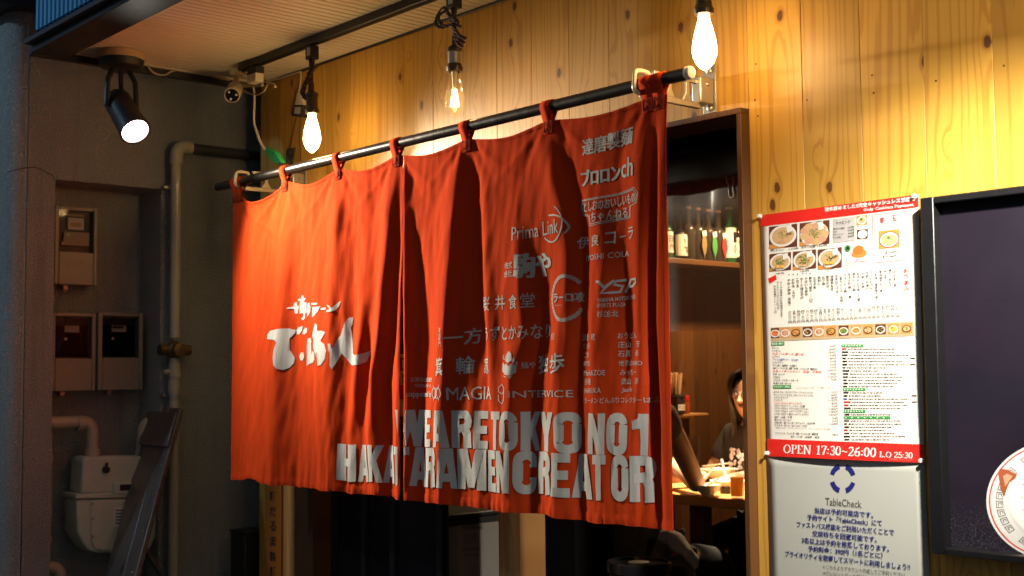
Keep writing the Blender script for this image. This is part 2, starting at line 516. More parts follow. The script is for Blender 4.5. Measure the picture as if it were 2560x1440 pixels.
def rrect(x0, y0, x1, y1, r, ry=None, n=5):
    ry = ry or r
    return arc(x1 - r, y1 - ry, r, ry, 0, 90, n) + arc(x0 + r, y1 - ry, r, ry, 90, 180, n) + arc(x0 + r, y0 + ry, r, ry, 180, 270, n) + arc(x1 - r, y0 + ry, r, ry, 270, 360, n)


def heavy(ch):
    """condensed black block letters as pen strokes in a 0..1 box"""
    a, b = .205, .105
    l, r, t, m, d = a, 1 - a, 1 - b, .5, b
    S = {'H': [[(l, 0), (l, 1)], [(r, 0), (r, 1)], [(l, m), (r, m)]],
         'E': [[(l, 0), (l, 1)], [(l, t), (1, t)], [(l, m), (.92, m)], [(l, d), (1, d)]],
         'A': [[(.17, 0), (.42, 1)], [(.83, 0), (.58, 1)], [(.25, .27), (.75, .27)]],
         'R': [[(l, 0), (l, 1)], [(l, t), (.62, t)] + arc(.62, .72, .2, .18, 90, -90, 8) + [(.62, .54), (l, .5)], [(.66, .52), (.79, .36), (.82, 0)]],
         'T': [[(.5, 0), (.5, 1)], [(0, t), (1, t)]],
         'K': [[(l, 0), (l, 1)], [(.38, .46), (.84, 1)], [(.50, .56), (.84, 0)]],
         'Y': [[(.5, 0), (.5, .46)], [(.18, 1), (.48, .40)], [(.82, 1), (.52, .40)]],
         'N': [[(.16, 0), (.16, 1)], [(.84, 0), (.84, 1)], [(.20, 1), (.80, 0)]],
         'M': [[(.12, 0), (.12, 1)], [(.88, 0), (.88, 1)], [(.2, 1), (.5, .05)], [(.8, 1), (.5, .05)]],
         'W': [[(.10, 1), (.28, 0)], [(.5, 1), (.28, 0)], [(.5, 1), (.72, 0)], [(.90, 1), (.72, 0)]],
         'O': [arc(.5, .72, .315, .19, 0, 180, 10) + arc(.5, .28, .315, .19, 180, 360, 10) + [(.815, .72)]],
         'C': [[(.815, .62)] + arc(.5, .72, .315, .19, 0, 180, 10) + arc(.5, .28, .315, .19, 180, 360, 10) + [(.815, .38)]],
         '1': [[(.66, 0), (.66, 1)], [(.62, .9), (.42, .76), (.1, .72)]]}
    if ch in 'AWM': a, b = .150, .105
    if ch == 'N': a, b = .165, .1
    out = []
    for p in S[ch]:
        if len(p) == 2 and abs(p[0][0] - p[1][0]) > .01 and abs(p[0][1] - p[1][1]) > .01:
            h = {'A': .165, 'W': .125, 'M': .135, 'N': .185, 'K': .19, 'Y': .19}.get(ch, a)
            (x0, y0), (x1, y1) = p; out.append([((x0 - h, y0), (x0 + h, y0), (x1 + h, y1), (x1 - h, y1))])
        else: out.append(ribbon(p, a, b))
    return out


def serif(ch):
    """contrast serif letters; returns (strokes, width)"""
    a, b = .075, .028
    D = lambda *p: list(p)
    S = {'O': ([arc(.4, .5, .33, .47, 0, 360, 28)], .8),
         '0': ([arc(.28, .5, .21, .47, 0, 360, 24)], .56),
         'P': ([D((.16, 0), (.16, 1)), D((.16, .97), (.36, .97)) + arc(.36, .74, .19, .23, 90, -90, 12) + D((.36, .51), (.16, .5)), D((0, .02), (.34, .02)), D((0, .98), (.2, .98))], .6),
         'E': ([D((.16, 0), (.16, 1)), D((0, .97), (.54, .97), (.56, .8)), D((.16, .52), (.44, .52)), D((0, .03), (.56, .03), (.6, .22))], .62),
         'N': ([D((.14, 0), (.14, 1)), D((.14, 1), (.68, .02)), D((.68, 0), (.68, 1)), D((0, .02), (.28, .02)), D((.54, .98), (.82, .98)), D((0, .98), (.18, .98))], .82),
         'L': ([D((.16, 0), (.16, 1)), D((0, .03), (.52, .03), (.56, .24)), D((0, .98), (.32, .98))], .58),
         '1': ([D((.26, 0), (.26, 1)), D((.26, .96), (.08, .84)), D((.06, .02), (.46, .02))], .5),
         '7': ([D((.04, .78), (.06, .96), (.5, .96)), D((.5, .96), (.34, .5), (.22, 0))], .54),
         '3': ([arc(.26, .74, .18, .23, 150, -80, 14) + D((.2, .52)), D((.2, .52)) + arc(.26, .26, .2, .24, 80, -155, 14)], .52),
         '2': ([arc(.26, .72, .19, .25, 165, -35, 14) + D((.06, .04)), D((.04, .05), (.48, .05), (.52, .2))], .56),
         '6': ([D((.46, .96)) + arc(.44, .42, .36, .5, 105, 180, 8) + arc(.28, .28, .2, .25, 180, 0, 12), arc(.28, .28, .2, .25, -180, 180, 20)], .56),
         '5': ([D((.46, .96), (.14, .96), (.1, .54)), D((.1, .54)) + arc(.24, .31, .22, .28, 105, -155, 14)], .54),
         ':': ([arc(.1, .18, .03, .03, 0, 360, 8), arc(.1, .6, .03, .03, 0, 360, 8)], .22),
         '.': ([arc(.1, .08, .03, .03, 0, 360, 8)], .22),
         '~': ([[(.04, .42), (.14, .52), (.24, .50), (.36, .40), (.46, .38), (.56, .48)]], .62), ' ': ([], .28)}
    st, wd = S[ch]
    if ch == '~': a, b = .03, .04
    return [ribbon(p, a, b) for p in st], wd


def serif_line(body):
    qs = []; x = 0
    for ch in body:
        st, wd = serif(ch)
        for k, s in enumerate(st): qs.append([[(p[0] + x, p[1]) for p in q] for q in s])
        x += wd + .06
    x -= .06
    return [[[(p[0] / x, p[1]) for p in q] for q in s] for s in qs]


class Sheet:
    """flat print on a plane: pixel boxes are laid back onto the plane, layers stack a hair apart"""
    def __init__(s, place, nrm, layer=.00025, warp=None):
        s.warp = warp; s.P = place; s.n = V(nrm); s.ly = layer; s.bm = MB(); s.mats = []; s.k = 0

    def mi(s, m):
        if m not in s.mats: s.mats.append(m)
        return s.mats.index(m)

    def basis(s, xl, yl, xr, yr, h):
        a = s.P(xl, yl); b = s.P(xr, yr)
        up = s.P(xl, yl - h / 2) - s.P(xl, yl + h / 2)
        return a - up / 2, b - a, up

    def tris(s, vs, fs, B, m, lv):
        o, e, u = B; off = s.n * (s.ly * lv); i = s.mi(m)
        bv = [s.bm.bm.verts.new(o + e * x + u * y + off) for x, y in vs]
        for f in fs:
            try: s.bm.bm.faces.new([bv[q] for q in f]).material_index = i
            except ValueError: pass

    def text(s, body, xl, yl, xr, yr, h, m, off=.012, lv=4, res=1):
        vs, fs, _ = text2d(body, off, res)
        s.tris(vs, fs, s.basis(xl, yl, xr, yr, h), m, lv)

    def vtext(s, body, x, y, size, m, off=.012, lean=.024, lv=4, w=.92):
        """upright column of characters"""
        for ch in body:
            if ch in '（(': s.line(x - size * .3, y + size * .75, x + size * .3, y + size * .75, size * .1, m, lv)
            elif ch in '）)': s.line(x - size * .3, y + size * .25, x + size * .3, y + size * .25, size * .1, m, lv)
            elif ch == 'ー': s.poly([(x - size * .07, y + size * .08), (x + size * .07, y + size * .08), (x + size * .07, y + size * .9), (x - size * .07, y + size * .9)], m, lv)
            elif ch != '　':
                vs, fs, asp = text2d(ch, off, 1)
                hh = size * .86 if asp < 1.6 else size * .86 / asp; ww = size * w if asp > .6 else size * w * asp
                s.tris(vs, fs, s.basis(x - ww / 2, y + size / 2, x + ww / 2, y + size / 2 - ww * .06, hh), m, lv)
            y += size; x += size * lean

    def poly(s, pts, m, lv=1):
        off = s.n * (s.ly * lv)
        s.bm.face([s.P(*p) + off for p in pts], s.mi(m))

    def rect(s, xl, yl, xr, yr, h, m, lv=1):
        o, e, u = s.basis(xl, yl, xr, yr, h); off = s.n * (s.ly * lv)
        s.bm.face([o + off, o + e + off, o + e + u + off, o + u + off], s.mi(m))

    def line(s, xl, yl, xr, yr, h, m, lv=1): s.rect(xl, yl, xr, yr, h, m, lv)

    def ell(s, cx, cy, rx, ry, m, lv=1, shear=-.11, n=20):
        s.poly([(cx + x, cy + y + x * shear) for x, y in arc(0, 0, rx, ry, 0, 360 - 360 / n, n - 1)], m, lv)

    def ring(s, cx, cy, rx, ry, wd, m, lv=1, shear=-.11, a0=0, a1=360, n=28):
        i = s.mi(m); off = s.n * (s.ly * lv)
        o_ = arc(cx, cy, rx, ry, a0, a1, n); i_ = arc(cx, cy, rx - wd, ry - wd, a0, a1, n)
        sh = lambda p: s.P(p[0], p[1] + (p[0] - cx) * shear) + off
        for k in range(n): s.bm.face([sh(o_[k]), sh(o_[k + 1]), sh(i_[k + 1]), sh(i_[k])], i)

    def serif(s, body, xl, yl, xr, yr, h, m, lv=4):
        B = s.basis(xl, yl, xr, yr, h)
        for k, st in enumerate(serif_line(body)):
            for q in st: s.tris(q, [(0, 1, 2, 3)], B, m, lv + .12 * (k % 5))

    def build(s, name, parent):
        if s.warp:
            for v in s.bm.bm.verts: v.co += s.warp(v.co)
        return s.bm.build(name, s.mats, parent, smooth=False, recalc=False)

# ------------------------------------------------------------------ ground
g = MB(); g.box((-30, -30, -.25), (30, 30, -.004)); structure(g.build('street_ground', M['asphalt']))
g = MB(); g.box((-4.6, .0, -.004), (.6, 3.3, .0)); structure(g.build('shop_floor', M['concrete']))

# ------------------------------------------------------------------ the shop building
SHOP = thing('ramen_shop', 'timber clad ramen shop front with a ribbed soffit and blue metal canopy', 'building', (-3.2, 0, 0))
BW, BX = .178, -2.145
XO0, XO1 = -4.335, -2.145             # door opening, outside of the lining
HEADZ = PY(1850, 268, -.035).z        # top of the head board
ZS = 2.567                            # underside of the soffit
f = MB()
k0 = -15
while BX + k0 * BW < 1.6:
    a, b = BX + k0 * BW, BX + (k0 + 1) * BW
    a = max(a, -4.8); jit = rng.uniform(0, .0012)
    if b > -4.8:
        spans = []
        if b <= XO0 + 1e-6 or a >= XO1 - 1e-6: spans = [(a, b, 0, 2.60)]
        else:
            if a < XO0 < b: spans = [(a, XO0, 0, 2.60), (XO0, b, HEADZ, 2.60)]
            else: spans = [(a, b, HEADZ, 2.60)]
        for (p, q, z0, z1) in spans: f.box((p + .0005, jit, z0), (q - .0005, .022, z1))
    k0 += 1
f.build('board_wall', M['facade'], SHOP, bevel=.0012)
f = MB(); f.box((-4.8, .024, 0), (XO0, .14, 2.6)); f.box((XO0, .024, HEADZ), (XO1, .14, 2.6)); f.box((XO1, .024, 0), (1.6, .14, 2.6))
f.build('wall_backing', M['ceil'], SHOP)
# lining of the doorway, its front edge proud of the boards
d = MB()
d.box((XO1 - .016, -.035, 0), (XO1, .16, HEADZ - .0165))
d.box((XO0, -.035, HEADZ - .016), (XO1 - .0005, .16, HEADZ))
d.box((XO0, -.035, 0), (XO0 + .016, .16, HEADZ - .0165))
d.build('door_frame', M['frame'], SHOP, bevel=.0012)
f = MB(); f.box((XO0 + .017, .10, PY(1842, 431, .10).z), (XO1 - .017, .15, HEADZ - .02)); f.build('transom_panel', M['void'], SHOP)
# lower left: posts and dark door
p = MB(); p.box((PY(714, 1400).x, -.012, 0), (PY(741, 1400).x, -.0005, 1.75)); p.build('batten', M['post'], SHOP, bevel=.002)
p = MB(); p.box((PY(742, 1400).x, -.006, 0), (PY(790, 1400).x, -.0005, 1.75)); p.build('post', M['frame'], SHOP, bevel=.002)
d = MB()
xa, xb_ = XO0 + .017, -3.60
d.box((xa, .062, .03), (xb_, .07, 2.0), 1)
for x in (xa, xa + .21, xa + .40, xb_ - .03): d.box((x, .05, .03), (x + .03, .085, 2.0), 0)
d.build('dark_door', [M['black'], M['blackgloss']], SHOP)
p = MB(); x0 = PY(1247, 1400).x; x1 = PY(1300, 1400).x
p.box((x0, .002, 0), (x1, .115, HEADZ - .02)); p.build('post', M['post'], SHOP, bevel=.003)
for (x, y) in ((1890, 160), (1887, 250), (1895, 290), (2017, 250), (2180, 188), (2184, 232), (2340, 202), (2510, 164)):
    m_ = MB(); m_.lathe([(0, .0012), (.0022, .0012), (.0026, .0002)], PY(x, y, -.0002), (0, -1, 0), 10); m_.build('nail', M['knotc'], SHOP)
# soffit
s = MB(); x = -4.772
g = MB(); g.box((-4.80, -.86, ZS + .0078), (1.6, -.002, ZS + .03)); g.build('soffit_backing', M['groove'], SHOP)
while x < 1.6:
    s.box((x, -.815, ZS), (x + .0325, -.002, ZS + .0075)); x += .0385
s.box((-4.775, -.858, ZS - .001), (1.6, -.817, ZS + .0045))
s.build('soffit', M['soffit'], SHOP, bevel=.0012)
s = MB()
s.box((-4.795, -.83, ZS - .004), (-4.776, -.002, ZS + .0045))
s.build('soffit_border', M['soffit'], SHOP)
s = MB(); s.box((-4.80, -1.0, ZS - .022), (1.6, -.86, ZS + .03)); s.box((-4.83, -1.0, ZS - .03), (-4.7985, .0, ZS + .03))
s.box((-4.80, -.008, ZS - .010), (1.6, -.0005, ZS - .0005))
s.build('fascia_trim', M['black'], SHOP, bevel=.002)
s = MB(); s.box((-4.80, -1.03, ZS + .006), (1.6, -1.002, ZS + .022)); s.build('drip_edge', M['dark_eave'], SHOP)
# corrugated canopy face
cx0 = PY(94, 105, -1.02).x; prof = []; x = cx0
while x < 1.6:
    prof += [(x, -1.006), (x + .006, -1.03), (x + .026, -1.03), (x + .032, -1.006)]; x += .040
s = MB()
for (a, b) in zip(prof, prof[1:]):
    s.hexa([V((a[0], a[1], 2.60)), V((b[0], b[1], 2.60)), V((b[0], b[1] + .0012, 2.60)), V((a[0], a[1] + .0012, 2.60)),
            V((a[0], a[1], 3.7)), V((b[0], b[1], 3.7)), V((b[0], b[1] + .0012, 3.7)), V((a[0], a[1] + .0012, 3.7))])
s.build('corrugated_fascia', M['corr'], SHOP, smooth=False)
s = MB(); s.box((cx0, -1.0, 2.602), (1.6, 0, 3.7)); s.build('upper_wall', M['dark_eave'], SHOP)
# inside
WX = -4.42
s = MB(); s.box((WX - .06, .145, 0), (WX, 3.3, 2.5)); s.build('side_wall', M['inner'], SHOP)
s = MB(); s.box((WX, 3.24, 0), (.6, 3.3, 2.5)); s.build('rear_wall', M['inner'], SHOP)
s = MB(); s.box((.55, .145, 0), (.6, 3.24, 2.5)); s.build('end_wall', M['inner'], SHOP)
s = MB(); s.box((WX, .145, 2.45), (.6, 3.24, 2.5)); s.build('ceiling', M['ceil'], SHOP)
s = MB(); s.box((-4.8, .145, 0), (WX - .065, 6, 3.7)); s.build('alley_wall', M['dark_eave'], SHOP)
# small notices on the shop front, seen through the slit between the curtain halves
NS = thing('door_notices', 'narrow strip of printed notices on the dark door behind the curtain slit', 'notice', tuple(PY(1014, 960, .045)))
sh = Sheet(lambda x, y: PY(x, y, .045), (0, -1, 0))
sh.poly([(996, 885), (1040, 888), (1040, 1043), (996, 1040)], M['white'], 1)
sh.line(1001, 910, 1020, 911, 32, M['ink_soft'], 2); sh.line(1005, 910, 1018, 911, 22, M['label'], 3)
sh.text('N', 1006.5, 946, 1017, 946, 26, M['ink'], .03, 3)
sh.line(996, 980, 1040, 982, 36, M['red_print'], 2); sh.line(1012, 980, 1040, 981, 18, M['yellow'], 3)
sh.text('P', 1013, 1018, 1018, 1018, 8, M['ink'], .02, 3); sh.line(1012, 1029, 1019, 1029, 6, M['ink'], 3)
sh.build('notice_sheet', NS)
# ------------------------------------------------------------------ neighbour building
NB = thing('neighbour_building', 'brown stuccoed neighbour building with a recessed meter niche', 'building', (-5.1, -.9, 0))
XN = -5.10; YF = -.972
y0, y1 = PX(138, 470, XN).y, PX(402, 600, XN).y; zt = PX(138, 448, XN).z
XB = PY(352, 600, y1).x
w_ = MB(); RC = .075
Q = lambda *p: w_.face([V(q) for q in p])
Q((-9, YF, 0), (XN - RC, YF, 0), (XN - RC, YF, 4), (-9, YF, 4))
arc_ = [(XN - RC + RC * math.sin(t), YF + RC - RC * math.cos(t)) for t in [math.pi / 2 * k / 10 for k in range(11)]]
for (p_, q_) in zip(arc_, arc_[1:]): Q((*p_, 0), (*q_, 0), (*q_, 4), (*p_, 4))
for (ya, yb, za, zb) in ((YF + RC, y0, 0, zt), (YF + RC, y0, zt, 4), (y0, y1, zt, 4), (y1, 9, 0, zt), (y1, 9, zt, 4)): Q((XN, ya, za), (XN, yb, za), (XN, yb, zb), (XN, ya, zb))
Q((XN, y0, 0), (XB, y0, 0), (XB, y0, zt), (XN, y0, zt)); Q((XN, y1, 0), (XB, y1, 0), (XB, y1, zt), (XN, y1, zt))
Q((XN, y0, zt), (XB, y0, zt), (XB, y1, zt), (XN, y1, zt)); Q((XB, y0, 0), (XB, y1, 0), (XB, y1, zt), (XB, y0, zt))
Q((-9, YF, 4), (-9, 9, 4), (XN, 9, 4), (XN, YF + RC, 4), (XN - RC, YF, 4)); Q((-9, YF, 0), (-9, 9, 0), (-9, 9, 4), (-9, YF, 4)); Q((-9, 9, 0), (XN, 9, 0), (XN, 9, 4), (-9, 9, 4))
bmesh.ops.remove_doubles(w_.bm, verts=w_.bm.verts, dist=.0001)
w_.build('stucco_wall', M['stucco'], NB, ang=30)
e = MB(); zE = PX(60, 28, XN).z
e.box((-9, YF - .10, zE), (XN + .07, 9, zE + .9)); e.build('eaves', M['dark_eave'], NB, bevel=.004)
e = MB(); e.box((-9, YF - .125, zE + .05), (XN + .09, YF - .102, zE + .13)); e.box((-9, YF - .125, zE + .15), (XN + .09, YF - .102, zE + .17)); e.build('eaves_gutter', M['corr'], NB, bevel=.004)
c = MB(); pts = [PX(x, y, XN + .0004) for x, y in ((18, 431), (40, 424), (62, 420), (88, 418), (104, 424), (118, 433), (130, 438), (137, 447))]
for q in range(len(pts) - 1):
    a, b = pts[q], pts[q + 1]; h = .0016
    c.slab([a + V((0, 0, -h)), b + V((0, 0, -h)), b + V((0, 0, h)), a + V((0, 0, h))], (.0006, 0, 0))
c.build('crack', M['ceil'], NB)

# ------------------------------------------------------------------ electricity meters
XM = XB + .10


def meter(px0, px1, py0, py1, kind, label, hid=0):
    a, b = PX(px0, (py0 + py1) / 2, XM), PX(px1, (py0 + py1) / 2, XM)
    zt, zb = PX(px1, py0, XM).z, PX(px1, py1, XM).z
    ya, yb = a.y, b.y; W, H = yb - ya, zt - zb
    t = thing('electricity_meter', label, 'electricity meter', (XB + .05, (ya + yb) / 2, zb), 'electricity meters in the niche')
    P = lambda u, v, x=XM: V((x, ya + W * u, zt - H * v))
    h = MB()
    u0, u1, v0, v1 = .10, .91, .05, .585
    fr = [(0, 0), (1, 0), (1, 1), (0, 1)]
    h.box((XB, ya, zb), (XM - .035, yb, zt))
    for (ua, ub, va, vb) in ((0, u0, 0, 1), (u1, 1, 0, 1), (u0, u1, 0, v0), (u0, u1, v1, 1)):
        h.box(P(ua, vb, XM - .036), P(ub, va, XM))
    h.build('housing', M['meter'], t, bevel=.004)
    g = MB(); g.box(P(u0, v1, XM - .009), P(u1, v0, XM - .006)); g.build('window', M['glassd'], t)
    i = MB(); i.box(P(u0 + .02, v1 - .02, XM - .034), P(u1 - .02, v0 + .02, XM - .031)); bk = i.build('back_plate', M['black'], t)
    if kind == 1:
        i = MB(); i.box(P(.24, .50, XM - .031), P(.84, .32, XM - .014)); i.box(P(.18, .50, XM - .031), P(.84, .44, XM - .016)); i.build('meter_body', M['meter2'], t, bevel=.003)
        i = MB(); i.box(P(.20, .115, XM - .031), P(.72, .09, XM - .02)); i.build('terminal_bar', M['meter2'], t)
        i = MB(); i.box(P(.33, .29, XM - .031), P(.70, .14, XM - .015)); i.build('register_plate', M['white'], t)
        i = MB(); i.box(P(.39, .255, XM - .0148), P(.63, .20, XM - .0135)); i.build('display', M['tan'], t)
        i = MB(); i.lathe([(0, 0), (.007, 0), (.007, .002), (0, .002)], P(.34, .36, XM - .0138), (1, 0, 0), 14); i.build('dial', M['white'], t)
    else:
        i = MB(); i.box(P(.13, .56, XM - .031), P(.83, .16, XM - .013)); i.build('meter_body', M['void'], t, bevel=.004)
        i = MB(); i.box(P(.36, .175, XM - .0325), P(.46, .06, XM - .026)); i.build('lead_in', M['rubber'], t)
        i = MB(); i.box(P(.32, .25, XM - .0128), P(.64, .165, XM - .0115)); i.build('register_plate', M['grey_print'], t)
        i = MB(); i.box(P(.33, .205, XM - .0113), P(.57, .172, XM - .0105)); i.build('display', M['tan'] if kind == 2 else M['ink'], t)
        i = MB(); i.lathe([(0, 0), (.006, 0), (.006, .002), (0, .002)], P(.345, .335, XM - .0128), (1, 0, 0), 14); i.build('dial', M['white'], t)
    n = MB(); path = [P(.5 + .21 * math.cos(q), .735 + .035 * math.sin(q) * (1 - .35 * math.cos(2 * q)), XM + .0012) for q in [k * math.pi / 12 for k in range(25)]]
    n.tube(path, .0017, 6, caps=False); n.build('nameplate_rim', M['tan'], t)
    n = MB(); n.box(P(.34, 1.055, XB + .01), P(.44, 1.0, XB + .04)); n.build('cable_gland', M['steel'], t)
    return t


meter(137, 244, 521, 714, 1, 'beige electricity meter box with a white register plate, alone at the top of the niche')
meter(127, 240, 783, 977, 2, 'beige electricity meter box with an amber display, left of the lower pair')
meter(245, 358, 783, 974, 3, 'beige electricity meter box with a dark display, right of the lower pair')
# ------------------------------------------------------------------ gas meter and pipes
XG = XB + .02
GM = thing('gas_meter', 'old cream gas meter with black tap behind the leaning wooden board', 'gas meter', tuple(PX(270, 1385, XG + .08)))
GP = lambda x, y, d=.16: PX(x, y, XG + d)
q = MB(); q.slab([GP(203, 1235), GP(208, 1150), GP(216, 1142), GP(372, 1140), GP(380, 1150), GP(384, 1232)], (-.13, 0, 0)); q.build('upper_body', M['gas'], GM, bevel=.012)
q = MB(); q.slab([GP(190, 1247, .168), GP(190, 1235, .168), GP(394, 1230, .168), GP(394, 1242, .168)], (-.15, 0, 0)); q.build('flange', M['gas'], GM, bevel=.003)
q = MB(); q.slab([GP(192, 1249), GP(392, 1245), GP(390, 1340), GP(376, 1372), GP(355, 1382), GP(240, 1382), GP(222, 1376), GP(208, 1358), GP(194, 1330)], (-.14, 0, 0)); q.build('lower_body', M['gas'], GM, bevel=.008)
q = MB(); q.slab([GP(228, 1252, .17), GP(350, 1250, .17), GP(350, 1376, .17), GP(248, 1376, .17), GP(236, 1370, .17), GP(228, 1350, .17)], (-.01, 0, 0)); q.build('front_cover', M['gas'], GM, bevel=.003)
for (bx, by) in ((232, 1259), (232, 1297), (232, 1340), (248, 1374)):
    q = MB(); q.ball(GP(bx, by, .171), .006, u=10, v=6); q.build('bolt', M['steel'], GM)
q = MB(); q.lathe([(0, 0), (.014, 0), (.014, .018), (0, .02)], GP(263, 1174, .16), (1, 0, 0), 14); q.tube([GP(263, 1174, .172), GP(268, 1157, .175)], .006, 8); q.build('tap_handle', M['rubber'], GM)
q = MB(); q.slab([GP(284, 1236, .175), GP(284, 1208, .175), GP(345, 1206, .175), GP(345, 1233, .175)], (-.02, 0, 0)); dd = q.build('counter_box', M['gas'], GM, bevel=.003)
q = MB(); q.slab([GP(300, 1227, .1765), GP(300, 1212, .1765), GP(340, 1210, .1765), GP(340, 1225, .1765)], (-.001, 0, 0)); q.build('counter_window', M['ink'], dd)
q = MB(); q.slab([GP(284, 1318, .1722), GP(284, 1268, .1722), GP(330, 1266, .1722), GP(330, 1316, .1722)], (-.001, 0, 0)); sl = q.build('data_sticker', M['white'], GM)
sh = Sheet(lambda x, y: PX(x, y, XG + .1724), (1, 0, 0))
for r_, (yy, ln) in enumerate(((1276, 26), (1284, 34), (1292, 30), (1300, 20), (1308, 26))): sh.line(288, yy, 288 + ln, yy - .5, 3.2, M['ink_soft'], 1)
sh.build('sticker_print', sl)


def pipe(name, label, path, r, parts=(), mat='pipe', couplings=()):
    t = thing(name, label, 'pipe', tuple(path[0]))
    b = MB(); b.tube(path, r, 16); b.build('pipe_run', M[mat], t)
    for (p, d, l) in couplings:
        c_ = MB(); c_.lathe([(r * 1.02, -l / 2), (r * 1.28, -l / 2), (r * 1.28, l / 2), (r * 1.02, l / 2)], p, d, 18); c_.build('coupling', M[mat], t, bevel=.001)
    return t


def bend(a, c, b, r, n=7):
    """points from a to b rounding the corner c"""
    da, db = (a - c).normalized(), (b - c).normalized(); out = [a]
    p, q = c + da * r, c + db * r
    for k in range(n + 1):
        s_ = k / n; out.append(p * (1 - s_) ** 2 + c * 2 * s_ * (1 - s_) + q * s_ ** 2)
    return out + [b]


XP = XG + .09
R_ = .026
a = PX(100, 1058, XP); c = PX(231, 1058, XP); c.z = a.z; b = V((c.x, c.y, PX(231, 1143, XP).z))
pipe('gas_inlet_pipe', 'thick cream pipe bending down into the left side of the gas meter', bend(a, c, b, .05), R_, couplings=((PX(231, 1131, XP), (0, 0, 1), .03), (PX(200, 1058, XP), (0, 1, 0), .03)))
a = V((XN - .06, PX(357, 1055, XP).y + .14, PX(357, 1055, XP).z)); c = PX(357, 1055, XP); b = V((c.x, c.y, PX(357, 1143, XP).z))
pipe('gas_outlet_pipe', 'short cream pipe rising from the gas meter, half hidden behind the leaning board', bend(b, c, V((c.x, c.y + .16, c.z)), .05), R_, couplings=((PX(357, 1132, XP), (0, 0, 1), .03),))
a = PX(100, 1420, XP + .02); c = PX(150, 1420, XP + .02); c.z = a.z
pipe('low_pipe', 'dirty cream pipe elbow low in the niche corner below the meters', bend(a, c, V((c.x, c.y, 0)), .05), R_)
q0 = PX(122, 1085, XP - .01)
pipe('corner_pipe', 'thin upright pipe with dark joints at the edge of the niche', [q0, V((q0.x, q0.y, 0))], .014, mat='pipe', couplings=[(V((q0.x, q0.y, q0.z - .1 - .11 * k)), (0, 0, 1), .03) for k in range(4)])
# riser on the stucco wall: up from the valve, elbow to the right into the gap
XR = XN + .055
top = PX(441, 366, XR); yR = top.y; rr = .0225
a = V((XR, yR, PX(436, 845, XR).z)); c = V((XR, yR, top.z)); b = V((XR, yR + .55, top.z))
RP = thing('riser_pipe', 'glossy cream riser pipe with an elbow and brass valve on the stucco wall', 'pipe', (XR, yR, PX(436, 1010, XR).z))
m_ = MB(); m_.tube([a, V((XR, yR, top.z - .07))], rr, 18); m_.build('upright', M['pipe'], RP)
m_ = MB(); m_.tube(bend(V((XR, yR, top.z - .08)), c, V((XR, yR + .07, top.z)), .045), rr * 1.25, 18); m_.build('elbow', M['pipe'], RP)
m_ = MB(); m_.tube([V((XR, yR + .06, top.z)), b], rr, 18); m_.build('horizontal_run', M['dark_eave'], RP)
vz = PX(436, 875, XR).z
m_ = MB(); m_.ball((XR, yR, vz), (.042, .045, .038)); m_.tube([V((XR, yR - .07, vz)), V((XR, yR + .07, vz))], .024, 14); m_.lathe([(0, 0), (.03, 0), (.03, .035), (0, .04)], (XR + .02, yR, vz), (1, 0, 0), 14); m_.build('valve', M['brass'], RP)
m_ = MB(); z1 = vz - .035; z2 = PX(436, 1030, XR).z
m_.tube([V((XR, yR, z1)), V((XR, yR, 0))], rr * .95, 18); m_.build('lower_run', M['pipe'], RP)
m_ = MB()
for zz in (PX(436, 925, XR).z, PX(436, 965, XR).z): m_.lathe([(rr, -.03), (rr * 1.18, -.03), (rr * 1.18, .03), (rr, .03)], (XR, yR, zz), (0, 0, 1), 18)
m_.tube([V((XR, yR - .05, PX(436, 930, XR).z)), V((XR, yR, PX(436, 930, XR).z))], .012, 10); m_.build('tee', M['pipe'], RP)
for py in (468, 988):
    m_ = MB(); zz = PX(436, py, XR).z
    m_.lathe([(rr * 1.02, -.012), (rr * 1.16, -.012), (rr * 1.16, .012), (rr * 1.02, .012)], (XR, yR, zz), (0, 0, 1), 20); m_.box((XN, yR - .045, zz - .006), (XR - .02, yR - .028, zz + .006)); m_.build('clamp', M['steel'], RP)
# ------------------------------------------------------------------ folding wooden sign board leaning in the alley
AB = thing('sign_board', 'weathered brown wooden A-board standing in the alley by the gas meter', 'sign board', (-5.08, -.55, 0))
tA, tB = PY(378, 1017, -.30), PY(450, 1021, -.30); zt_ = tA.z
bA = V((PY(268, 1440, -.62).x + .05, -.80, 0)); bB = V((bA.x + .27, -.80, 0))
tA = V((tA.x, -.30, zt_)); tB = V((tB.x, -.30, zt_))
nrm = (tB - tA).cross(bA - tA).normalized();
if nrm.y > 0: nrm = -nrm
for (sa, sb) in ((0, .62), (.625, 1)):
    m_ = MB(); m_.slab([tA.lerp(tB, sa), tA.lerp(tB, sb), bA.lerp(bB, sb), bA.lerp(bB, sa)], -nrm * .022); m_.build('board_plank', M['board_old'], AB, bevel=.004)
m_ = MB(); m_.slab([tA.lerp(bA, .02) + nrm * .001, tB.lerp(bB, .02) + nrm * .001, tB.lerp(bB, .14) + nrm * .001, tA.lerp(bA, .14) + nrm * .001], nrm * .012); m_.build('cross_batten', M['board_old'], AB, bevel=.003)
m_ = MB(); m_.slab([tB + V((-.06, -.14, -.58)), tB + V((-.025, -.14, -.58)), V((tB.x + .07, -.10, 0)), V((tB.x + .03, -.10, 0))], (0, .02, 0)); m_.build('back_leg', M['board_old'], AB, bevel=.003)
m_ = MB(); m_.slab([tA + V((0, -.14, -.58)), tA + V((.035, -.14, -.58)), V((tA.x + .04, -.10, 0)), V((tA.x, -.10, 0))], (0, .02, 0)); m_.build('back_leg', M['board_old'], AB, bevel=.003)
for s_ in (.1, .2, .3, .42, .55, .68, .8):
    m_ = MB(); m_.ball(tB.lerp(bB, s_) + nrm * .002 + V((-.03, 0, 0)), (.004, .004, .004), u=8, v=6); m_.build('screw', M['steel'], AB)
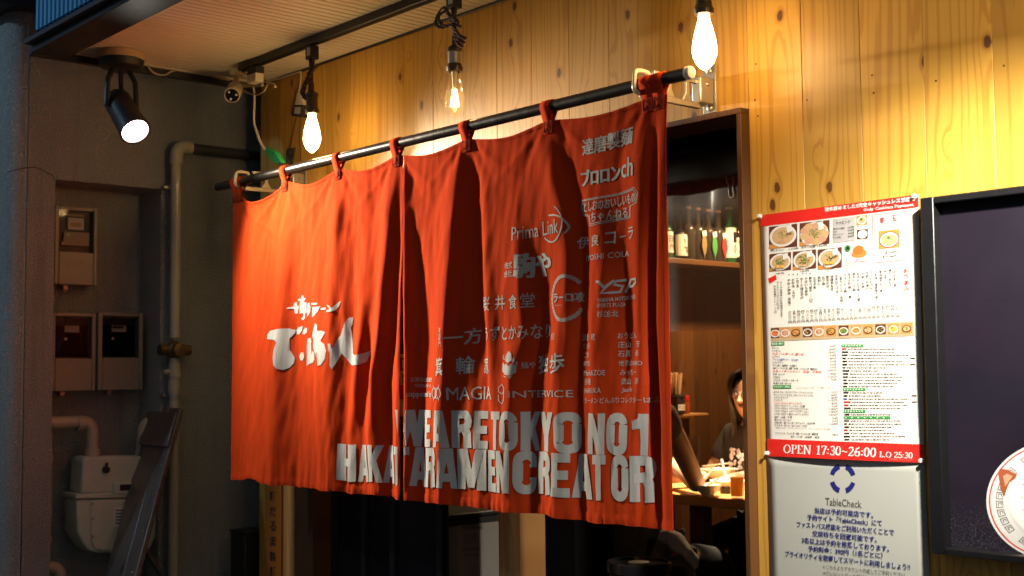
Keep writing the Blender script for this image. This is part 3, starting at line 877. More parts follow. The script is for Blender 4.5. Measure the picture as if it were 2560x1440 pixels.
# black box in the gap
pa, pb = PY(576, 1330, -.04), PY(613, 1330, -.04)
m_ = MB(); m_.box((pa.x, -.04, 0), (pb.x, .08, pa.z)); m_.box((pa.x - .004, -.044, pa.z), (pb.x + .004, .084, pa.z + .012))
tag(m_.build('black_box', M['black'], None, bevel=.004), 'tall matt black box standing in the dark gap between the buildings', 'box')
# upright orange sign with black characters
SG = thing('vertical_sign', 'narrow orange upright sign with black Japanese characters below the curtain', 'sign', tuple(PY(681, 1440, -.01)))
pa, pb = PY(661, 1430, -.012), PY(702, 1430, -.012)
m_ = MB(); m_.box((pa.x, -.012, .06), (pb.x, -.001, 1.15)); m_.build('sign_panel', M['sign_o'], SG, bevel=.002)
sh = Sheet(lambda x, y: PY(x, y, -.0122), (0, -1, 0))
for ch, yy, xx in (('麺', 1240, 682), ('だ', 1278, 682.5), ('る', 1315, 683), ('ま', 1352, 683), ('製', 1391, 682), ('麺', 1428, 681.5)):
    sh.text(ch, xx - 8, yy, xx + 8, yy + 1, 25, M['ink'], .022, 2, 2)
sh.build('characters', SG)

# ------------------------------------------------------------------ lighting track, pendant lamps
RY = -.24
LT = thing('lighting_track', 'long black lighting track under the ribbed soffit', 'lighting track', (-2.5, RY, ZS))
m_ = MB(); m_.box((-4.535, RY - .018, ZS - .030), (.4, RY + .018, ZS - .0005)); m_.build('rail', M['black'], LT, bevel=.002)
m_ = MB(); m_.box((-4.53, RY - .0055, ZS - .0335), (.4, RY - .0035, ZS - .0302)); m_.box((-4.53, RY + .0035, ZS - .0335), (.4, RY + .0055, ZS - .0302)); m_.build('contact_lips', M['socket'], LT)
JX = PY(639, 160, RY).x
m_ = MB(); m_.box((JX - .035, RY - .02, ZS - .062), (JX + .035, RY + .02, ZS - .034)); m_.build('feed_head', M['black'], LT, bevel=.003)
m_ = MB(); m_.box((JX - .033, RY - .019, ZS - .098), (JX + .033, RY + .019, ZS - .0625)); m_.build('feed_box', M['cream'], LT, bevel=.003)


def point(name, loc, col, e, r, parent=None):
    l = bpy.data.lights.new(name, 'POINT'); l.color = col; l.energy = e; l.shadow_soft_size = r
    o = bpy.data.objects.new(name, l); COL.objects.link(o); o.location = V(loc) - (parent.location if parent else V((0, 0, 0))); o.parent = parent; return o


def spot(name, loc, d, col, e, size, blend, r, parent=None):
    l = bpy.data.lights.new(name, 'SPOT'); l.color = col; l.energy = e; l.spot_size = math.radians(size); l.spot_blend = blend; l.shadow_soft_size = r
    o = bpy.data.objects.new(name, l); COL.objects.link(o); o.location = V(loc) - (parent.location if parent else V((0, 0, 0)))
    o.rotation_euler = V(d).to_track_quat('-Z', 'Y').to_euler(); o.parent = parent; return o


BULB = [(0, 0), (.004, .0015), (.012, .007), (.023, .020), (.0305, .038), (.0325, .052), (.031, .070), (.0265, .094), (.0205, .116), (.0155, .134), (.0135, .148)]


def lamp(px, zb, label, mode, bundle):
    x = PY(px, 300, RY).x if px > 10 else px
    t = thing('pendant_lamp', label, 'pendant lamp', (x, RY, zb), 'pendant bulb lamps along the track')
    B = V((x, RY, zb))
    m_ = MB(); m_.lathe(BULB, B, seg=28)
    m_.build('bulb', M['bulb_on'] if mode == 1 else M['bulb_on3'] if mode == 3 else M['bulb_glass'], t)
    if mode == 2:
        m_ = MB()
        for k in range(6):
            q = k * math.pi / 3; m_.tube([B + V((.005 * math.cos(q), .005 * math.sin(q), .088)), B + V((.013 * math.cos(q + .5), .013 * math.sin(q + .5), .034))], .0036, 6)
        m_.build('filament', M['filament'], t)
        m_ = MB(); m_.lathe([(.004, .088), (.007, .1), (.009, .14), (.011, .148)], B, seg=14); m_.build('glass_stem', M['cream'], t)
    zs = zb + .146
    m_ = MB(); m_.lathe([(.0185, .0), (.0185, .006)], B + V((0, 0, .1455)), seg=24); m_.lathe([(.018, .0), (.026, .002), (.027, .010), (.0275, .016), (.024, .021), (.0235, .026), (.0215, .028)], (x, RY, zs), seg=24); m_.build('socket_ring', M['socket'], t)
    m_ = MB(); m_.lathe([(.0215, .028), (.0215, .066)], (x, RY, zs), seg=24); m_.build('socket_band', M['silver'] if mode == 2 else M['socket'], t)
    m_ = MB(); m_.lathe([(.0215, .066), (.025, .068), (.0255, .076), (.021, .082), (.012, .087), (.009, .090), (.008, .118), (.004, .128), (0, .13)], (x, RY, zs), seg=24); m_.build('socket_cap', M['socket'], t)
    zt = ZS - .034; zc = zs + .125
    m_ = MB(); m_.box((x - .019, RY - .019, zt - .052), (x + .019, RY + .019, zt)); m_.build('track_adapter', M['black'], t, bevel=.003)
    m_ = MB(); m_.box((x - .006, RY - .0198, zt - .040), (x + .017, RY - .0192, zt - .010)); m_.build('rating_sticker', M['grey_print'], t)
    m_ = MB(); m_.lathe([(.010, 0), (.0095, -.014), (.007, -.018), (.005, -.034), (0, -.036)], (x, RY, zt - .052), seg=14); m_.build('strain_relief', M['rubber'], t)
    # two-strand twisted cord
    m_ = MB(); n = 40
    for s_ in (0, math.pi):
        m_.tube([V((x + .0024 * math.cos(s_ + k * 1.3), RY + .0024 * math.sin(s_ + k * 1.3), zt - .08 + (zc - zt + .08) * k / n)) for k in range(n + 1)], .0028, 6)
    m_.build('cord', M['cord'], t)
    if bundle:
        m_ = MB(); zk = zc + (zt - .085 - zc) * bundle[0]; C_ = V((x, RY - .006, zk))
        for (pts) in bundle[1]:
            P_ = [C_ + V((a, -.004 - .004 * (i % 3), b)) for i, (a, b) in enumerate(pts)]
            sp = smooth_path(P_, 10)
            for s_ in (0, math.pi):
                m_.tube([p + V((.0028 * math.cos(s_ + k * .8), .0028 * math.sin(s_ + k * .8), .0028 * math.sin(s_ + k * .8 + 1))) for k, p in enumerate(sp)], .0032, 6)
        m_.build('cord_bundle', M['cord'], t)
    return B


B1 = lamp(780, PY(780, 382, RY).z, 'lit pendant bulb with a knotted cord, nearest the security camera', 1,
          (.42, [[(0, .01), (-.03, -.02), (-.045, -.06), (-.02, -.085), (.004, -.05), (0, .0)], [(0, .01), (-.02, -.03), (-.03, -.07), (-.008, -.09), (.008, -.04), (.002, .01)],
                 [(.0, .0), (.02, .02), (.035, .045), (.028, .06), (.01, .03)], [(0, 0), (.03, .01), (.06, .02), (.062, .03), (.03, .024), (0, .01)], [(0, .0), (.012, .03), (.015, .065)]]))
B2 = lamp(1137, PY(1137, 292, RY).z, 'clear pendant bulb with a bright filament and a cord tied in a bow', 2,
          (.62, [[(0, 0), (-.05, .0), (-.075, .02), (-.065, .055), (-.035, .062), (-.01, .04), (.02, -.005), (.05, -.02)], [(0, 0), (-.04, .004), (-.06, .03), (-.04, .05), (-.005, .03), (.03, 0)],
                 [(-.01, .03), (.01, -.01), (.04, -.055), (.062, -.075)], [(0, .03), (.015, -.02), (.035, -.065), (.052, -.085)], [(0, .02), (.02, -.02), (.05, -.05), (.07, -.062)], [(.0, .01), (.025, .008), (.045, -.006)]]))
B3 = lamp(1765, PY(1765, 176, RY).z, 'brightest pendant bulb hanging at the end of the curtain rod', 3, None)

B4 = lamp(-1.00, 2.08, 'pendant bulb farthest along the track, just right of the menu posters', 3, None)


# ------------------------------------------------------------------ spotlights
def spotlight(L, ax, label, base_xy, beams, col):
    ax = V(ax).normalized(); L = V(L)
    t = thing('spotlight', label, 'spotlight', (base_xy[0], base_xy[1], ZS), 'outdoor spotlights under the soffit')
    bx, by = base_xy
    m_ = MB(); m_.lathe([(0, -.030), (.088, -.030), (.088, 0), (0, 0)], (bx, by, ZS - .001), seg=32); m_.build('mounting_ring', M['tan'], t, bevel=.002)
    m_ = MB(); m_.lathe([(0, -.072), (.060, -.070), (.082, -.060), (.088, -.032), (0, -.031)], (bx, by, ZS), seg=32); m_.build('canopy_dome', M['black'], t)
    bk = L - ax * .225; pv = L - ax * .15
    side = ax.cross(V((0, 0, 1))).normalized()
    for s_ in (-1, 1):
        m_ = MB(); m_.tube([V((bx, by, ZS - .065)) + side * .032 * s_, V((pv.x, pv.y, ZS - .12)) + side * .058 * s_, pv + side * .064 * s_], .0105, 8); m_.build('bracket_arm', M['black'], t)
    m_ = MB(); m_.tube([V((bx, by, ZS - .06)), V((bx, by, ZS - .13)), pv + V((0, 0, .06))], .009, 8); m_.build('cable_sleeve', M['black'], t)
    m_ = MB(); m_.lathe([(0, 0), (.040, .004), (.052, .022), (.053, .06), (.055, .16), (.060, .215), (.060, .228), (.052, .228), (.050, .214), (0, .212)], bk, ax, 36); m_.build('housing', M['black'], t)
    m_ = MB(); m_.lathe([(0, .0), (.030, -.003), (.0495, -.010)], L + ax * .008, ax, 36); m_.build('lens', M['lens'], t)
    for (d, e, sz, bl) in beams: spot('beam', L + ax * .012, d, col, e, sz, bl, .045, t)


spotlight(PY(338, 328, -.70), (.70, .06, -.70), 'black spotlight with a glowing round lens, mounted at the corner of the soffit', (-4.66, -.70), (((.70, .06, -.70), 190, 114, .5), ((.868, .21, -.42), 235, 84, 1.0)), (1, .86, .66))
spotlight((-.76, -.74, 2.26), (-.52, .60, -.62), 'black spotlight lighting the menu posters from above on the right', (-.72, -.74), (((-.92, .78, -.95), 440, 60, 1.0), ((-.3, .7, -.5), 8, 140, 1.0)), (1, .92, .79))

# street lamp down the street, cool light on the canopy face and the neighbour's front
SL = thing('street_lamp', 'tall grey street lamp with a cool white head on the left side of the street', 'street lamp', (-7.2, -5.2, 0))
m_ = MB(); m_.tube([V((-7.2, -5.2, 0)), V((-7.2, -5.2, 4.2)), V((-7.0, -5.05, 4.45)), V((-6.5, -4.7, 4.5))], .05, 12); m_.build('pole', M['dark_eave'], SL)
m_ = MB(); m_.box((-6.55, -4.85, 4.47), (-6.1, -4.5, 4.53)); m_.build('lamp_head', M['dark_eave'], SL, bevel=.01)
m_ = MB(); m_.box((-6.45, -4.78, 4.455), (-6.2, -4.57, 4.4685)); m_.build('lamp_glass', M['lens'], SL)
spot('street_glow', (-6.3, -4.68, 4.44), (.95, 3.7, -2.1), (.40, .70, 1), 270, 48, 1.0, .1, SL)

# ------------------------------------------------------------------ security camera and loose cables
SCM = thing('security_camera', 'cream bullet security camera with three small lamps under the soffit corner', 'security camera', tuple(PZ(592, 176, ZS)))
b0 = PZ(594, 178, ZS)
m_ = MB(); m_.lathe([(0, -.022), (.030, -.020), (.040, -.010), (.042, 0), (0, 0)], b0 + V((0, 0, -.001)), seg=28); m_.build('base', M['cream'], SCM)
fc = PY(580, 238, -.29); axd = (CAM - fc).normalized(); axd = (axd + V((-.12, -.1, -.28))).normalized()
m_ = MB(); m_.tube([b0 + V((0, 0, -.015)), b0 + V((.005, -.01, -.05)), fc - axd * .07], .012, 10); m_.build('arm', M['cream'], SCM)
m_ = MB(); m_.lathe([(0, -.12), (.026, -.118), (.031, -.105), (.032, -.002), (.0305, .004), (.028, .004), (.028, -.004), (0, -.004)], fc, axd, 32); m_.build('body', M['cream'], SCM)
m_ = MB(); m_.lathe([(0, -.002), (.0275, -.002)], fc, axd, 32); fpl = m_.build('face', M['blackgloss'], SCM)
X_, Y_, _ = frame_of(axd)
for q in (70, 185, 310):
    q = math.radians(q); m_ = MB(); m_.ball(fc + axd * .001 + (X_ * math.cos(q) + Y_ * math.sin(q)) * .017, .0048, u=10, v=6); m_.build('infrared_lamp', M['led'], SCM)
m_ = MB(); m_.lathe([(0, .0), (.009, 0), (.010, .003), (.006, .004), (0, .003)], fc, axd, 20); m_.build('lens', M['blackgloss'], SCM)


def wire(name, label, pts, r, mat='cable', sub=8, cat='cable'):
    m_ = MB(); m_.tube([V(p) for p in pts], r, 8, sub=sub); return tag(m_.build(name, M[mat]), label, cat)


wire('cable', 'beige cable drooping from the spotlight along the soffit edge',
     [PX(x, y, -4.78) for x, y in ((330, 131), (354, 141), (369, 163), (383, 181), (409, 188), (430, 178), (452, 172), (474, 171), (513, 178), (529, 191), (575, 200))], .0042)
wire('cable', 'thin beige cable looping at the soffit corner beside the spotlight dome',
     [PX(x, y, -4.70) for x, y in ((275, 82), (262, 88), (253, 103), (254, 115), (265, 119), (290, 118))], .0035)
cz = [PY(x, y, -.2) for x, y in ((640, 182), (652, 198), (668, 205), (684, 210), (688, 218))]
wire('cable', 'thick beige cable running from the track feed box to the wall corner', cz, .006)
wire('cable', 'beige cable looping below the security camera', [PY(x, y, -.22) for x, y in ((605, 180), (622, 190), (618, 205), (600, 214), (616, 230), (640, 237), (660, 228), (668, 212))], .0032)
wire('conduit', 'short pale conduit between the security camera and the wall', [PY(x, y, -.21) for x, y in ((604, 215), (656, 212))], .0075, sub=0, cat='conduit')
GC = thing('taped_cable', 'hanging cable with a bright green taped end by the curtain rod', 'cable', tuple(PY(633, 212, -.20)))
pth = [PY(x, y, -.20) for x, y in ((632, 212), (636, 240), (635, 300), (639, 322), (648, 350), (661, 374))]
m_ = MB(); m_.tube(pth, .0042, 8, sub=8); m_.tube([p + V((.006, 0, .0)) for p in pth[3:]], .003, 8, sub=8); m_.build('cable_run', M['cream'], GC)
d0, d1 = PY(662, 376, -.20), PY(702, 406, -.20); dr = d1 - d0; pr = V((-dr.z, 0, dr.x)).normalized()
m_ = MB(); m_.slab([d0 + pr * .012, d0 + dr * .12 + pr * .019, d0 + dr * .62 + pr * .022, d1 + pr * .004, d1 - pr * .003, d0 + dr * .78 - pr * .020, d0 + dr * .4 - pr * .02, d0 - pr * .008], (0, .022, 0)); m_.build('green_wrap', M['green_tape'], GC, bevel=.005)
m_ = MB(); m_.tube([d1, PY(712, 409, -.17), PY(726, 406, -.12), PY(730, 396, -.08)], .0022, 6, sub=6); m_.build('lead', M['rubber'], GC)
AD = thing('power_adapter', 'white plug and black adapter hanging on the boards beside the first bulb', 'power adapter', tuple(PY(745, 270, -.02)))
m_ = MB(); m_.tube([PY(752, 178, -.008), PY(751, 205, -.012), PY(747, 232, -.02)], .0035, 8, sub=6); m_.tube([PY(650, 208, -.012), PY(700, 196, -.012), PY(748, 180, -.01)], .0035, 8); m_.build('supply_cord', M['cream'], AD)
p_ = PY(746, 246, -.02); m_ = MB(); m_.slab([PY(742, 232, -.03), PY(750, 232, -.03), PY(757, 262, -.03), PY(736, 262, -.03)], (0, .022, 0)); m_.build('plug', M['cream'], AD, bevel=.003)
m_ = MB(); m_.slab([PY(734, 262, -.034), PY(756, 262, -.034), PY(753, 292, -.034), PY(729, 290, -.034)], (0, .03, 0)); m_.build('adapter_block', M['rubber'], AD, bevel=.003)
m_ = MB(); m_.slab([PY(737, 268, -.0348), PY(752, 268, -.0348), PY(750, 285, -.0348), PY(735, 284, -.0348)], (0, .0006, 0)); m_.build('rating_sticker', M['grey_print'], AD)
m_ = MB(); m_.tube([PY(741, 292, -.02), PY(733, 330, -.015), PY(727, 355, -.015), PY(724, 372, -.02)], .0018, 6, sub=6); m_.tube([PY(752, 292, -.006), PY(749, 330, -.006), PY(751, 385, -.006), PY(753, 408, -.006)], .0014, 6, sub=4); m_.build('thin_lead', M['rubber'], AD)
m_ = MB(); K_ = PY(725, 392, -.025)
for k in range(6):
    m_.tube([K_ + V((.012 * math.cos(q + k) + .003 * k - .008, -.004 + .003 * k, .034 * math.sin(q) + .004 * math.sin(k * 3))) for q in [j * math.pi / 8 for j in range(17)]], .0032, 6, caps=False)
m_.build('coiled_lead', M['rubber'], AD)

# ------------------------------------------------------------------ curtain rod and brackets
YR, ZR = -.285, PY(1180, 314, -.285).z
RL, RR_ = PY(545, 470, YR).x, PY(1722, 182, YR).x
ROD = thing('curtain_rod', 'black steel curtain rod with a pale wooden end cap', 'curtain rod', ((RL + RR_) / 2, YR, ZR))
m_ = MB(); m_.tube([V((RL, YR, ZR)), V((RR_, YR, ZR))], .0172, 24); m_.build('rod', M['rod'], ROD)
m_ = MB(); m_.lathe([(.0176, 0), (.0176, .012), (.016, .016), (0, .0165)], (RR_ - .006, YR, ZR), (1, 0, 0), 24); m_.build('end_cap', M['cap'], ROD)


def bracket(xb, label):
    t = thing('rod_bracket', label, 'bracket', (xb, 0, 2.03), 'brackets holding the curtain rod')
    z0, z1 = ZR - .042, ZR + .094
    m_ = MB(); m_.box((xb - .024, -.004, z0), (xb + .024, -.0005, z1)); m_.build('wall_plate', M['steel'], t, bevel=.002)
    m_ = MB(); m_.box((xb - .018, -.062, ZR - .022), (xb + .018, -.0045, ZR + .056)); m_.build('pivot_box', M['steel'], t, bevel=.006)
    m_ = MB(); za = ZR - .036
    m_.box((xb - .006, YR - .004, za), (xb + .006, -.05, za + .017))
    for yy in (-.10, -.175):
        m_.slab([V((xb - .004, yy - .022, za + .017)), V((xb - .004, yy + .022, za + .017)), V((xb - .004, yy + .008, za + .038)), V((xb - .004, yy + .007, ZR + .035)), V((xb - .004, yy - .007, ZR + .035)), V((xb - .004, yy - .008, za + .038))], (.008, 0, 0))
    m_.box((xb - .005, -.24, ZR + .034), (xb + .005, -.06, ZR + .046))
    m_.build('arm', M['steel'], t, bevel=.002)
    m_ = MB(); r = .026
    pts = [V((xb, YR + r * 1.05 * math.cos(q), ZR + r * math.sin(q))) for q in [math.radians(a) for a in range(-60, -310, -12)]]
    pts = [V((xb, YR + .012, za + .008))] + [V((xb, YR - .026, ZR - .020)), V((xb, YR - .028, ZR + .010)), V((xb, YR - .020, ZR + .034)), V((xb, YR + .022, ZR + .036)), V((xb, YR + .032, ZR + .020))]
    m_.tube(smooth_path(pts, 5), .0062, 8); m_.build('hook', M['cream'], t)
    for zz in (z0 + .014, z1 - .014):
        m_ = MB(); m_.lathe([(0, .006), (.006, .005), (.010, .002), (.010, 0)], (xb, -.004, zz), (0, -1, 0), 14); m_.build('bolt', M['steel'], t)
    m_ = MB(); m_.lathe([(0, .004), (.005, .003), (.007, 0)], (xb + .018, -.03, ZR + .035), (1, 0, 0), 14); m_.build('bolt', M['steel'], t)


bracket(PY(1604, 215, YR).x, 'galvanised bracket at the rod end beside the brightest bulb and door frame')
bracket(PY(605, 452, YR).x, 'bracket hooking the rod at its far end by the dark alley gap')

# ------------------------------------------------------------------ noren (shop curtain)
NXL, NXS, NXR = -4.517, -3.361, -2.188
NZT, NZB = 2.030, .893
LOOPS = [-4.473, -4.112, -3.751, -3.395, -3.025, -2.647, -2.234]
NRN = thing('noren', 'red split shop curtain with white lettering hanging from the rod', 'shop curtain', ((NXL + NXR) / 2, YR, NZT))

# folds: path in photograph pixels laid onto the curtain plane, depth (m, + towards street), widths left/right (m)
FOLDS_PX = [
    # left half
    ([(640, 500), (650, 620), (655, 900), (650, 1200)], [.006, .010, .010, .012], .10, .12),
    ([(718, 470), (722, 600), (712, 760), (700, 930), (694, 1200)], [.006, .014, .018, .024, .026], .09, .040),
    ([(735, 600), (742, 800), (738, 1000), (735, 1200)], [-.002, -.008, -.014, -.018], .035, .06),
    ([(790, 470), (796, 640), (800, 800), (806, 1000), (810, 1210)], [-.004, .004, .012, .016, .012], .06, .05),
    ([(850, 445), (845, 560), (834, 760), (828, 900), (838, 1200)], [.010, .014, .016, .016, .018], .05, .035),
    ([(868, 470), (884, 600), (882, 760), (870, 900), (862, 1050), (858, 1200)], [-.006, -.012, -.014, -.015, -.008, -.006], .035, .045),
    ([(880, 560), (905, 760), (893, 930), (880, 1080), (884, 1220)], [0, .008, .016, .008, .004], .035, .03),
    ([(935, 440), (938, 620), (928, 800), (918, 900), (902, 1050), (905, 1220)], [-.008, -.006, -.010, -.020, -.018, -.016], .04, .04),
    ([(990, 400), (978, 560), (962, 760), (942, 930), (935, 1080), (945, 1230)], [.010, .018, .022, .024, .018, .014], .05, .03),
    ([(1000, 480), (996, 640), (980, 830), (965, 960), (972, 1230)], [-.004, -.010, -.016, -.016, -.014], .025, .03),
    ([(1006, 500), (1005, 800), (1002, 1000), (1004, 1240)], [.004, .010, .014, .018], .03, .05),
    # right half
    ([(1016, 420), (1018, 700), (1020, 900), (1022, 1250)], [.006, .014, .016, .012], .05, .018),
    ([(1030, 500), (1046, 700), (1062, 860), (1056, 1000), (1050, 1250)], [-.004, -.016, -.018, -.014, -.012], .03, .05),
    ([(1160, 335), (1150, 440), (1138, 600), (1134, 700), (1122, 860), (1114, 1000), (1108, 1260)], [.010, .016, .026, .030, .028, .024, .022], .075, .026),
    ([(1182, 360), (1188, 500), (1190, 650), (1200, 820), (1213, 1000), (1234, 1270)], [-.008, -.016, -.022, -.022, -.014, -.008], .05, .034),
    ([(1200, 420), (1206, 650), (1216, 820), (1232, 1000), (1262, 1290)], [.002, .008, .010, .008, .004], .036, .07),
    ([(1270, 360), (1282, 520), (1300, 700), (1310, 850), (1290, 950), (1275, 1100), (1282, 1290)], [-.004, .004, .014, .016, .018, .014, .012], .06, .035),
    ([(1340, 560), (1358, 680), (1360, 820), (1330, 960), (1320, 1280)], [0, -.010, -.014, -.012, -.010], .045, .05),
    ([(1366, 310), (1388, 400), (1412, 520), (1424, 640), (1420, 800), (1405, 1000), (1398, 1290)], [.010, .014, .014, .016, .016, .014, .012], .06, .03),
    ([(1384, 330), (1412, 430), (1446, 540), (1462, 660), (1458, 820), (1448, 1000), (1450, 1300)], [-.008, -.014, -.016, -.014, -.012, -.010, -.008], .03, .05),
    ([(1460, 420), (1490, 560), (1500, 720), (1496, 880), (1500, 1060), (1510, 1300)], [0, .012, .020, .022, .018, .016], .06, .045),
    ([(1545, 330), (1560, 500), (1575, 700), (1580, 860), (1570, 1020), (1560, 1300)], [0, -.008, -.016, -.020, -.014, -.010], .05, .04),
    ([(1622, 270), (1612, 420), (1606, 640), (1612, 800), (1608, 960), (1580, 1100), (1590, 1310)], [.006, .014, .020, .022, .020, .016, .010], .06, .020),
    ([(1640, 300), (1634, 500), (1626, 800), (1632, 1000), (1640, 1310)], [-.001, -.016, -.024, -.022, -.012], .018, .018),
    ([(1658, 280), (1656, 500), (1652, 800), (1660, 1000), (1680, 1310)], [.010, .016, .014, .012, .010], .02, .04),
]
FOLDS = []
for path, dep, wl, wr in FOLDS_PX:
    pp = [PY(x, y, YR) for x, y in path]
    FOLDS.append(([p.z for p in pp], [p.x for p in pp], dep, wl, wr, path[0][0] < 1012))


def fold_state(z):
    st = []
    for zs, xs, dep, wl, wr, left in FOLDS:
        n = len(zs)
        if z >= zs[0]:
            k = max(0, 1 - (z - zs[0]) / .10); st.append((xs[0], dep[0] * k, wl, wr, left)); continue
        if z <= zs[-1]: st.append((xs[-1], dep[-1], wl, wr, left)); continue
        for i in range(n - 1):
            if zs[i] >= z >= zs[i + 1]:
                t = (zs[i] - z) / (zs[i] - zs[i + 1]); t2 = t * t * (3 - 2 * t) * .5 + t * .5
                st.append((xs[i] + (xs[i + 1] - xs[i]) * t, dep[i] + (dep[i + 1] - dep[i]) * t2, wl, wr, left)); break
    return st


_fs = {}
SAG = [.062, .034, .028, .022, .022, .018]
LEAN = [.030, .010, .008, .006, .006, .005]


def cloth_y(x, z, left):
    kz = round(z, 3)
    if kz not in _fs: _fs[kz] = fold_state(kz)
    d = 0
    for x0, a, wl, wr, lf in _fs[kz]:
        if lf != left: continue
        u = (x - x0) / (wl if x < x0 else wr)
        if abs(u) < 3.2: d += 1.0 * a * math.exp(-u * u * .9)
    t = min(1, max(0, (NZT - z) / (NZT - NZB)))
    q_ = min(1, t / .13); d *= .3 + .7 * q_ * q_ * (3 - 2 * q_)
    o = 0 if left else 40
    d += .0085 * t * noise.noise(V((x * 9 + .25 * math.sin(z * 3), z * .8, o)))
    d += .0055 * (.15 + t) * noise.noise(V((x * 21 + z * 2.0, z * 1.5, o + 5)))
    d += .0024 * noise.noise(V((x * 34 - z * 7, z * 9, o + 9)))
    d += .0014 * t * noise.noise(V((x * 60, z * 16, o + 2)))
    if t > .9: d += .0045 * (t - .9) * 10 * noise.noise(V((x * 55, z * 6, o + 7)))
    # swags leaning out between the loops at the top
    for i in range(6):
        a, b = LOOPS[i], LOOPS[i + 1]
        if a < x < b:
            s_ = (x - a) / (b - a); tt = (NZT - z)
            if tt < .5:
                # short fan folds running out from each loop
                for (lx_, sg) in ((a, 1), (b, -1)):
                    for (sl, am) in ((.30, .004), (.75, -.004), (1.5, .003)):
                        xc = lx_ + sg * (.022 + tt * sl); wv = .012 + .10 * tt
                        d += am * math.exp(-((x - xc) / wv) ** 2) * math.exp(-tt * 6) * min(1, tt * 30)
            d += LEAN[i] * math.sin(math.pi * s_) ** 2 * math.exp(-(NZT - z) * 9)
    return YR - d


def top_z(x):
    for i in range(6):
        a, b = LOOPS[i], LOOPS[i + 1]
        if a <= x <= b:
            s_ = (x - a) / (b - a); return NZT - SAG[i] * (math.sin(math.pi * s_) ** (1.3 if i else .9))
    return NZT - .002


def bot_z(x):
    return NZB + .007 * noise.noise(V((x * 5, 3, 1))) + .004 * noise.noise(V((x * 14, 8, 1))) + (.014 * math.exp(-((x + 4.33) / .07) ** 2) if x < -3.4 else 0) - .006


def cloth_pt(x, z, left, lift=0.0):
    """point of the curtain above plane point (x,z); rows squeeze under the sagging top hem"""
    t = (NZT - z) / (NZT - NZB)
    zt, zb = top_z(x), bot_z(x)
    k = math.exp(-t * 7); kb = math.exp(-(1 - t) * 7)
    zz = z - (NZT - zt) * k + (zb - NZB) * kb
    gap = max(0, min(1, (t - .12) / .5)) * math.exp(-abs(x - NXS) / .05)
    p = V((x + gap * (-.007 if left else .013), cloth_y(x, z, left), zz))
    if lift:
        e = .004
        gx = (cloth_y(x + e, z, left) - cloth_y(x - e, z, left)) / (2 * e); gz = (cloth_y(x, z + e, left) - cloth_y(x, z - e, left)) / (2 * e)
        p += V((gx, -1, gz)).normalized() * lift
    return p


def cloth_panel(x0, x1, left):
    nx, nz = 190, 130
    m_ = MB(); gr = []
    for j in range(nz + 1):
        z = NZT - (NZT - NZB) * j / nz
        gr.append([m_.bm.verts.new(cloth_pt(x0 + (x1 - x0) * i / nx, round(z, 3), left)) for i in range(nx + 1)])
    for j in range(nz):
        for i in range(nx):
            f_ = m_.bm.faces.new((gr[j][i], gr[j + 1][i], gr[j + 1][i + 1], gr[j][i + 1]))
    o = m_.build('curtain_half', M['noren'], NRN, ang=170, recalc=False)
    so = o.modifiers.new('thickness', 'SOLIDIFY'); so.thickness = .0009; so.offset = -1
    # hems: bottom and both upright edges, a doubled strip stitched on
    for (nm, strip) in (('bottom_hem', 'b'), ('side_hem', 'l'), ('side_hem', 'r'), ('top_hem', 't')):
        m_ = MB(); gr = []
        if strip in 'bt':
            for r_ in range(4):
                z = (NZB + .0005 + .026 * r_ / 3) if strip == 'b' else (NZT - .0005 - .012 * (3 - r_) / 3)
                lf = .0016 if 0 < r_ < 3 else .0011
                gr.append([m_.bm.verts.new(cloth_pt(x0 + .001 + (x1 - x0 - .002) * i / 240, z, left, lf + (.0016 * max(0, noise.noise(V((i * .9, r_, 2)))) if strip == 'b' else 0))) for i in range(241)])
        else:
            xs = [x0 + .0006 + .013 * k / 3 for k in range(4)] if strip == 'l' else [x1 - .0006 - .013 * (3 - k) / 3 for k in range(4)]
            for k in range(4):
                lf = .0015 if 0 < k < 3 else .001
                gr.append([m_.bm.verts.new(cloth_pt(xs[k], round(NZT - (NZT - NZB) * j / 150, 3), left, lf)) for j in range(151)])
        for a in range(len(gr) - 1):
            for i in range(len(gr[0]) - 1):
                q = (gr[a][i], gr[a][i + 1], gr[a + 1][i + 1], gr[a + 1][i])
                f_ = m_.bm.faces.new(q); f_.normal_update()
                if f_.normal.y > 0: f_.normal_flip()
        m_.build(nm, M['noren_hem'], o, ang=170, recalc=False)
    return o


PANEL_L = cloth_panel(NXL, NXS - .002, True)
PANEL_R = cloth_panel(NXS + .004, NXR, False)

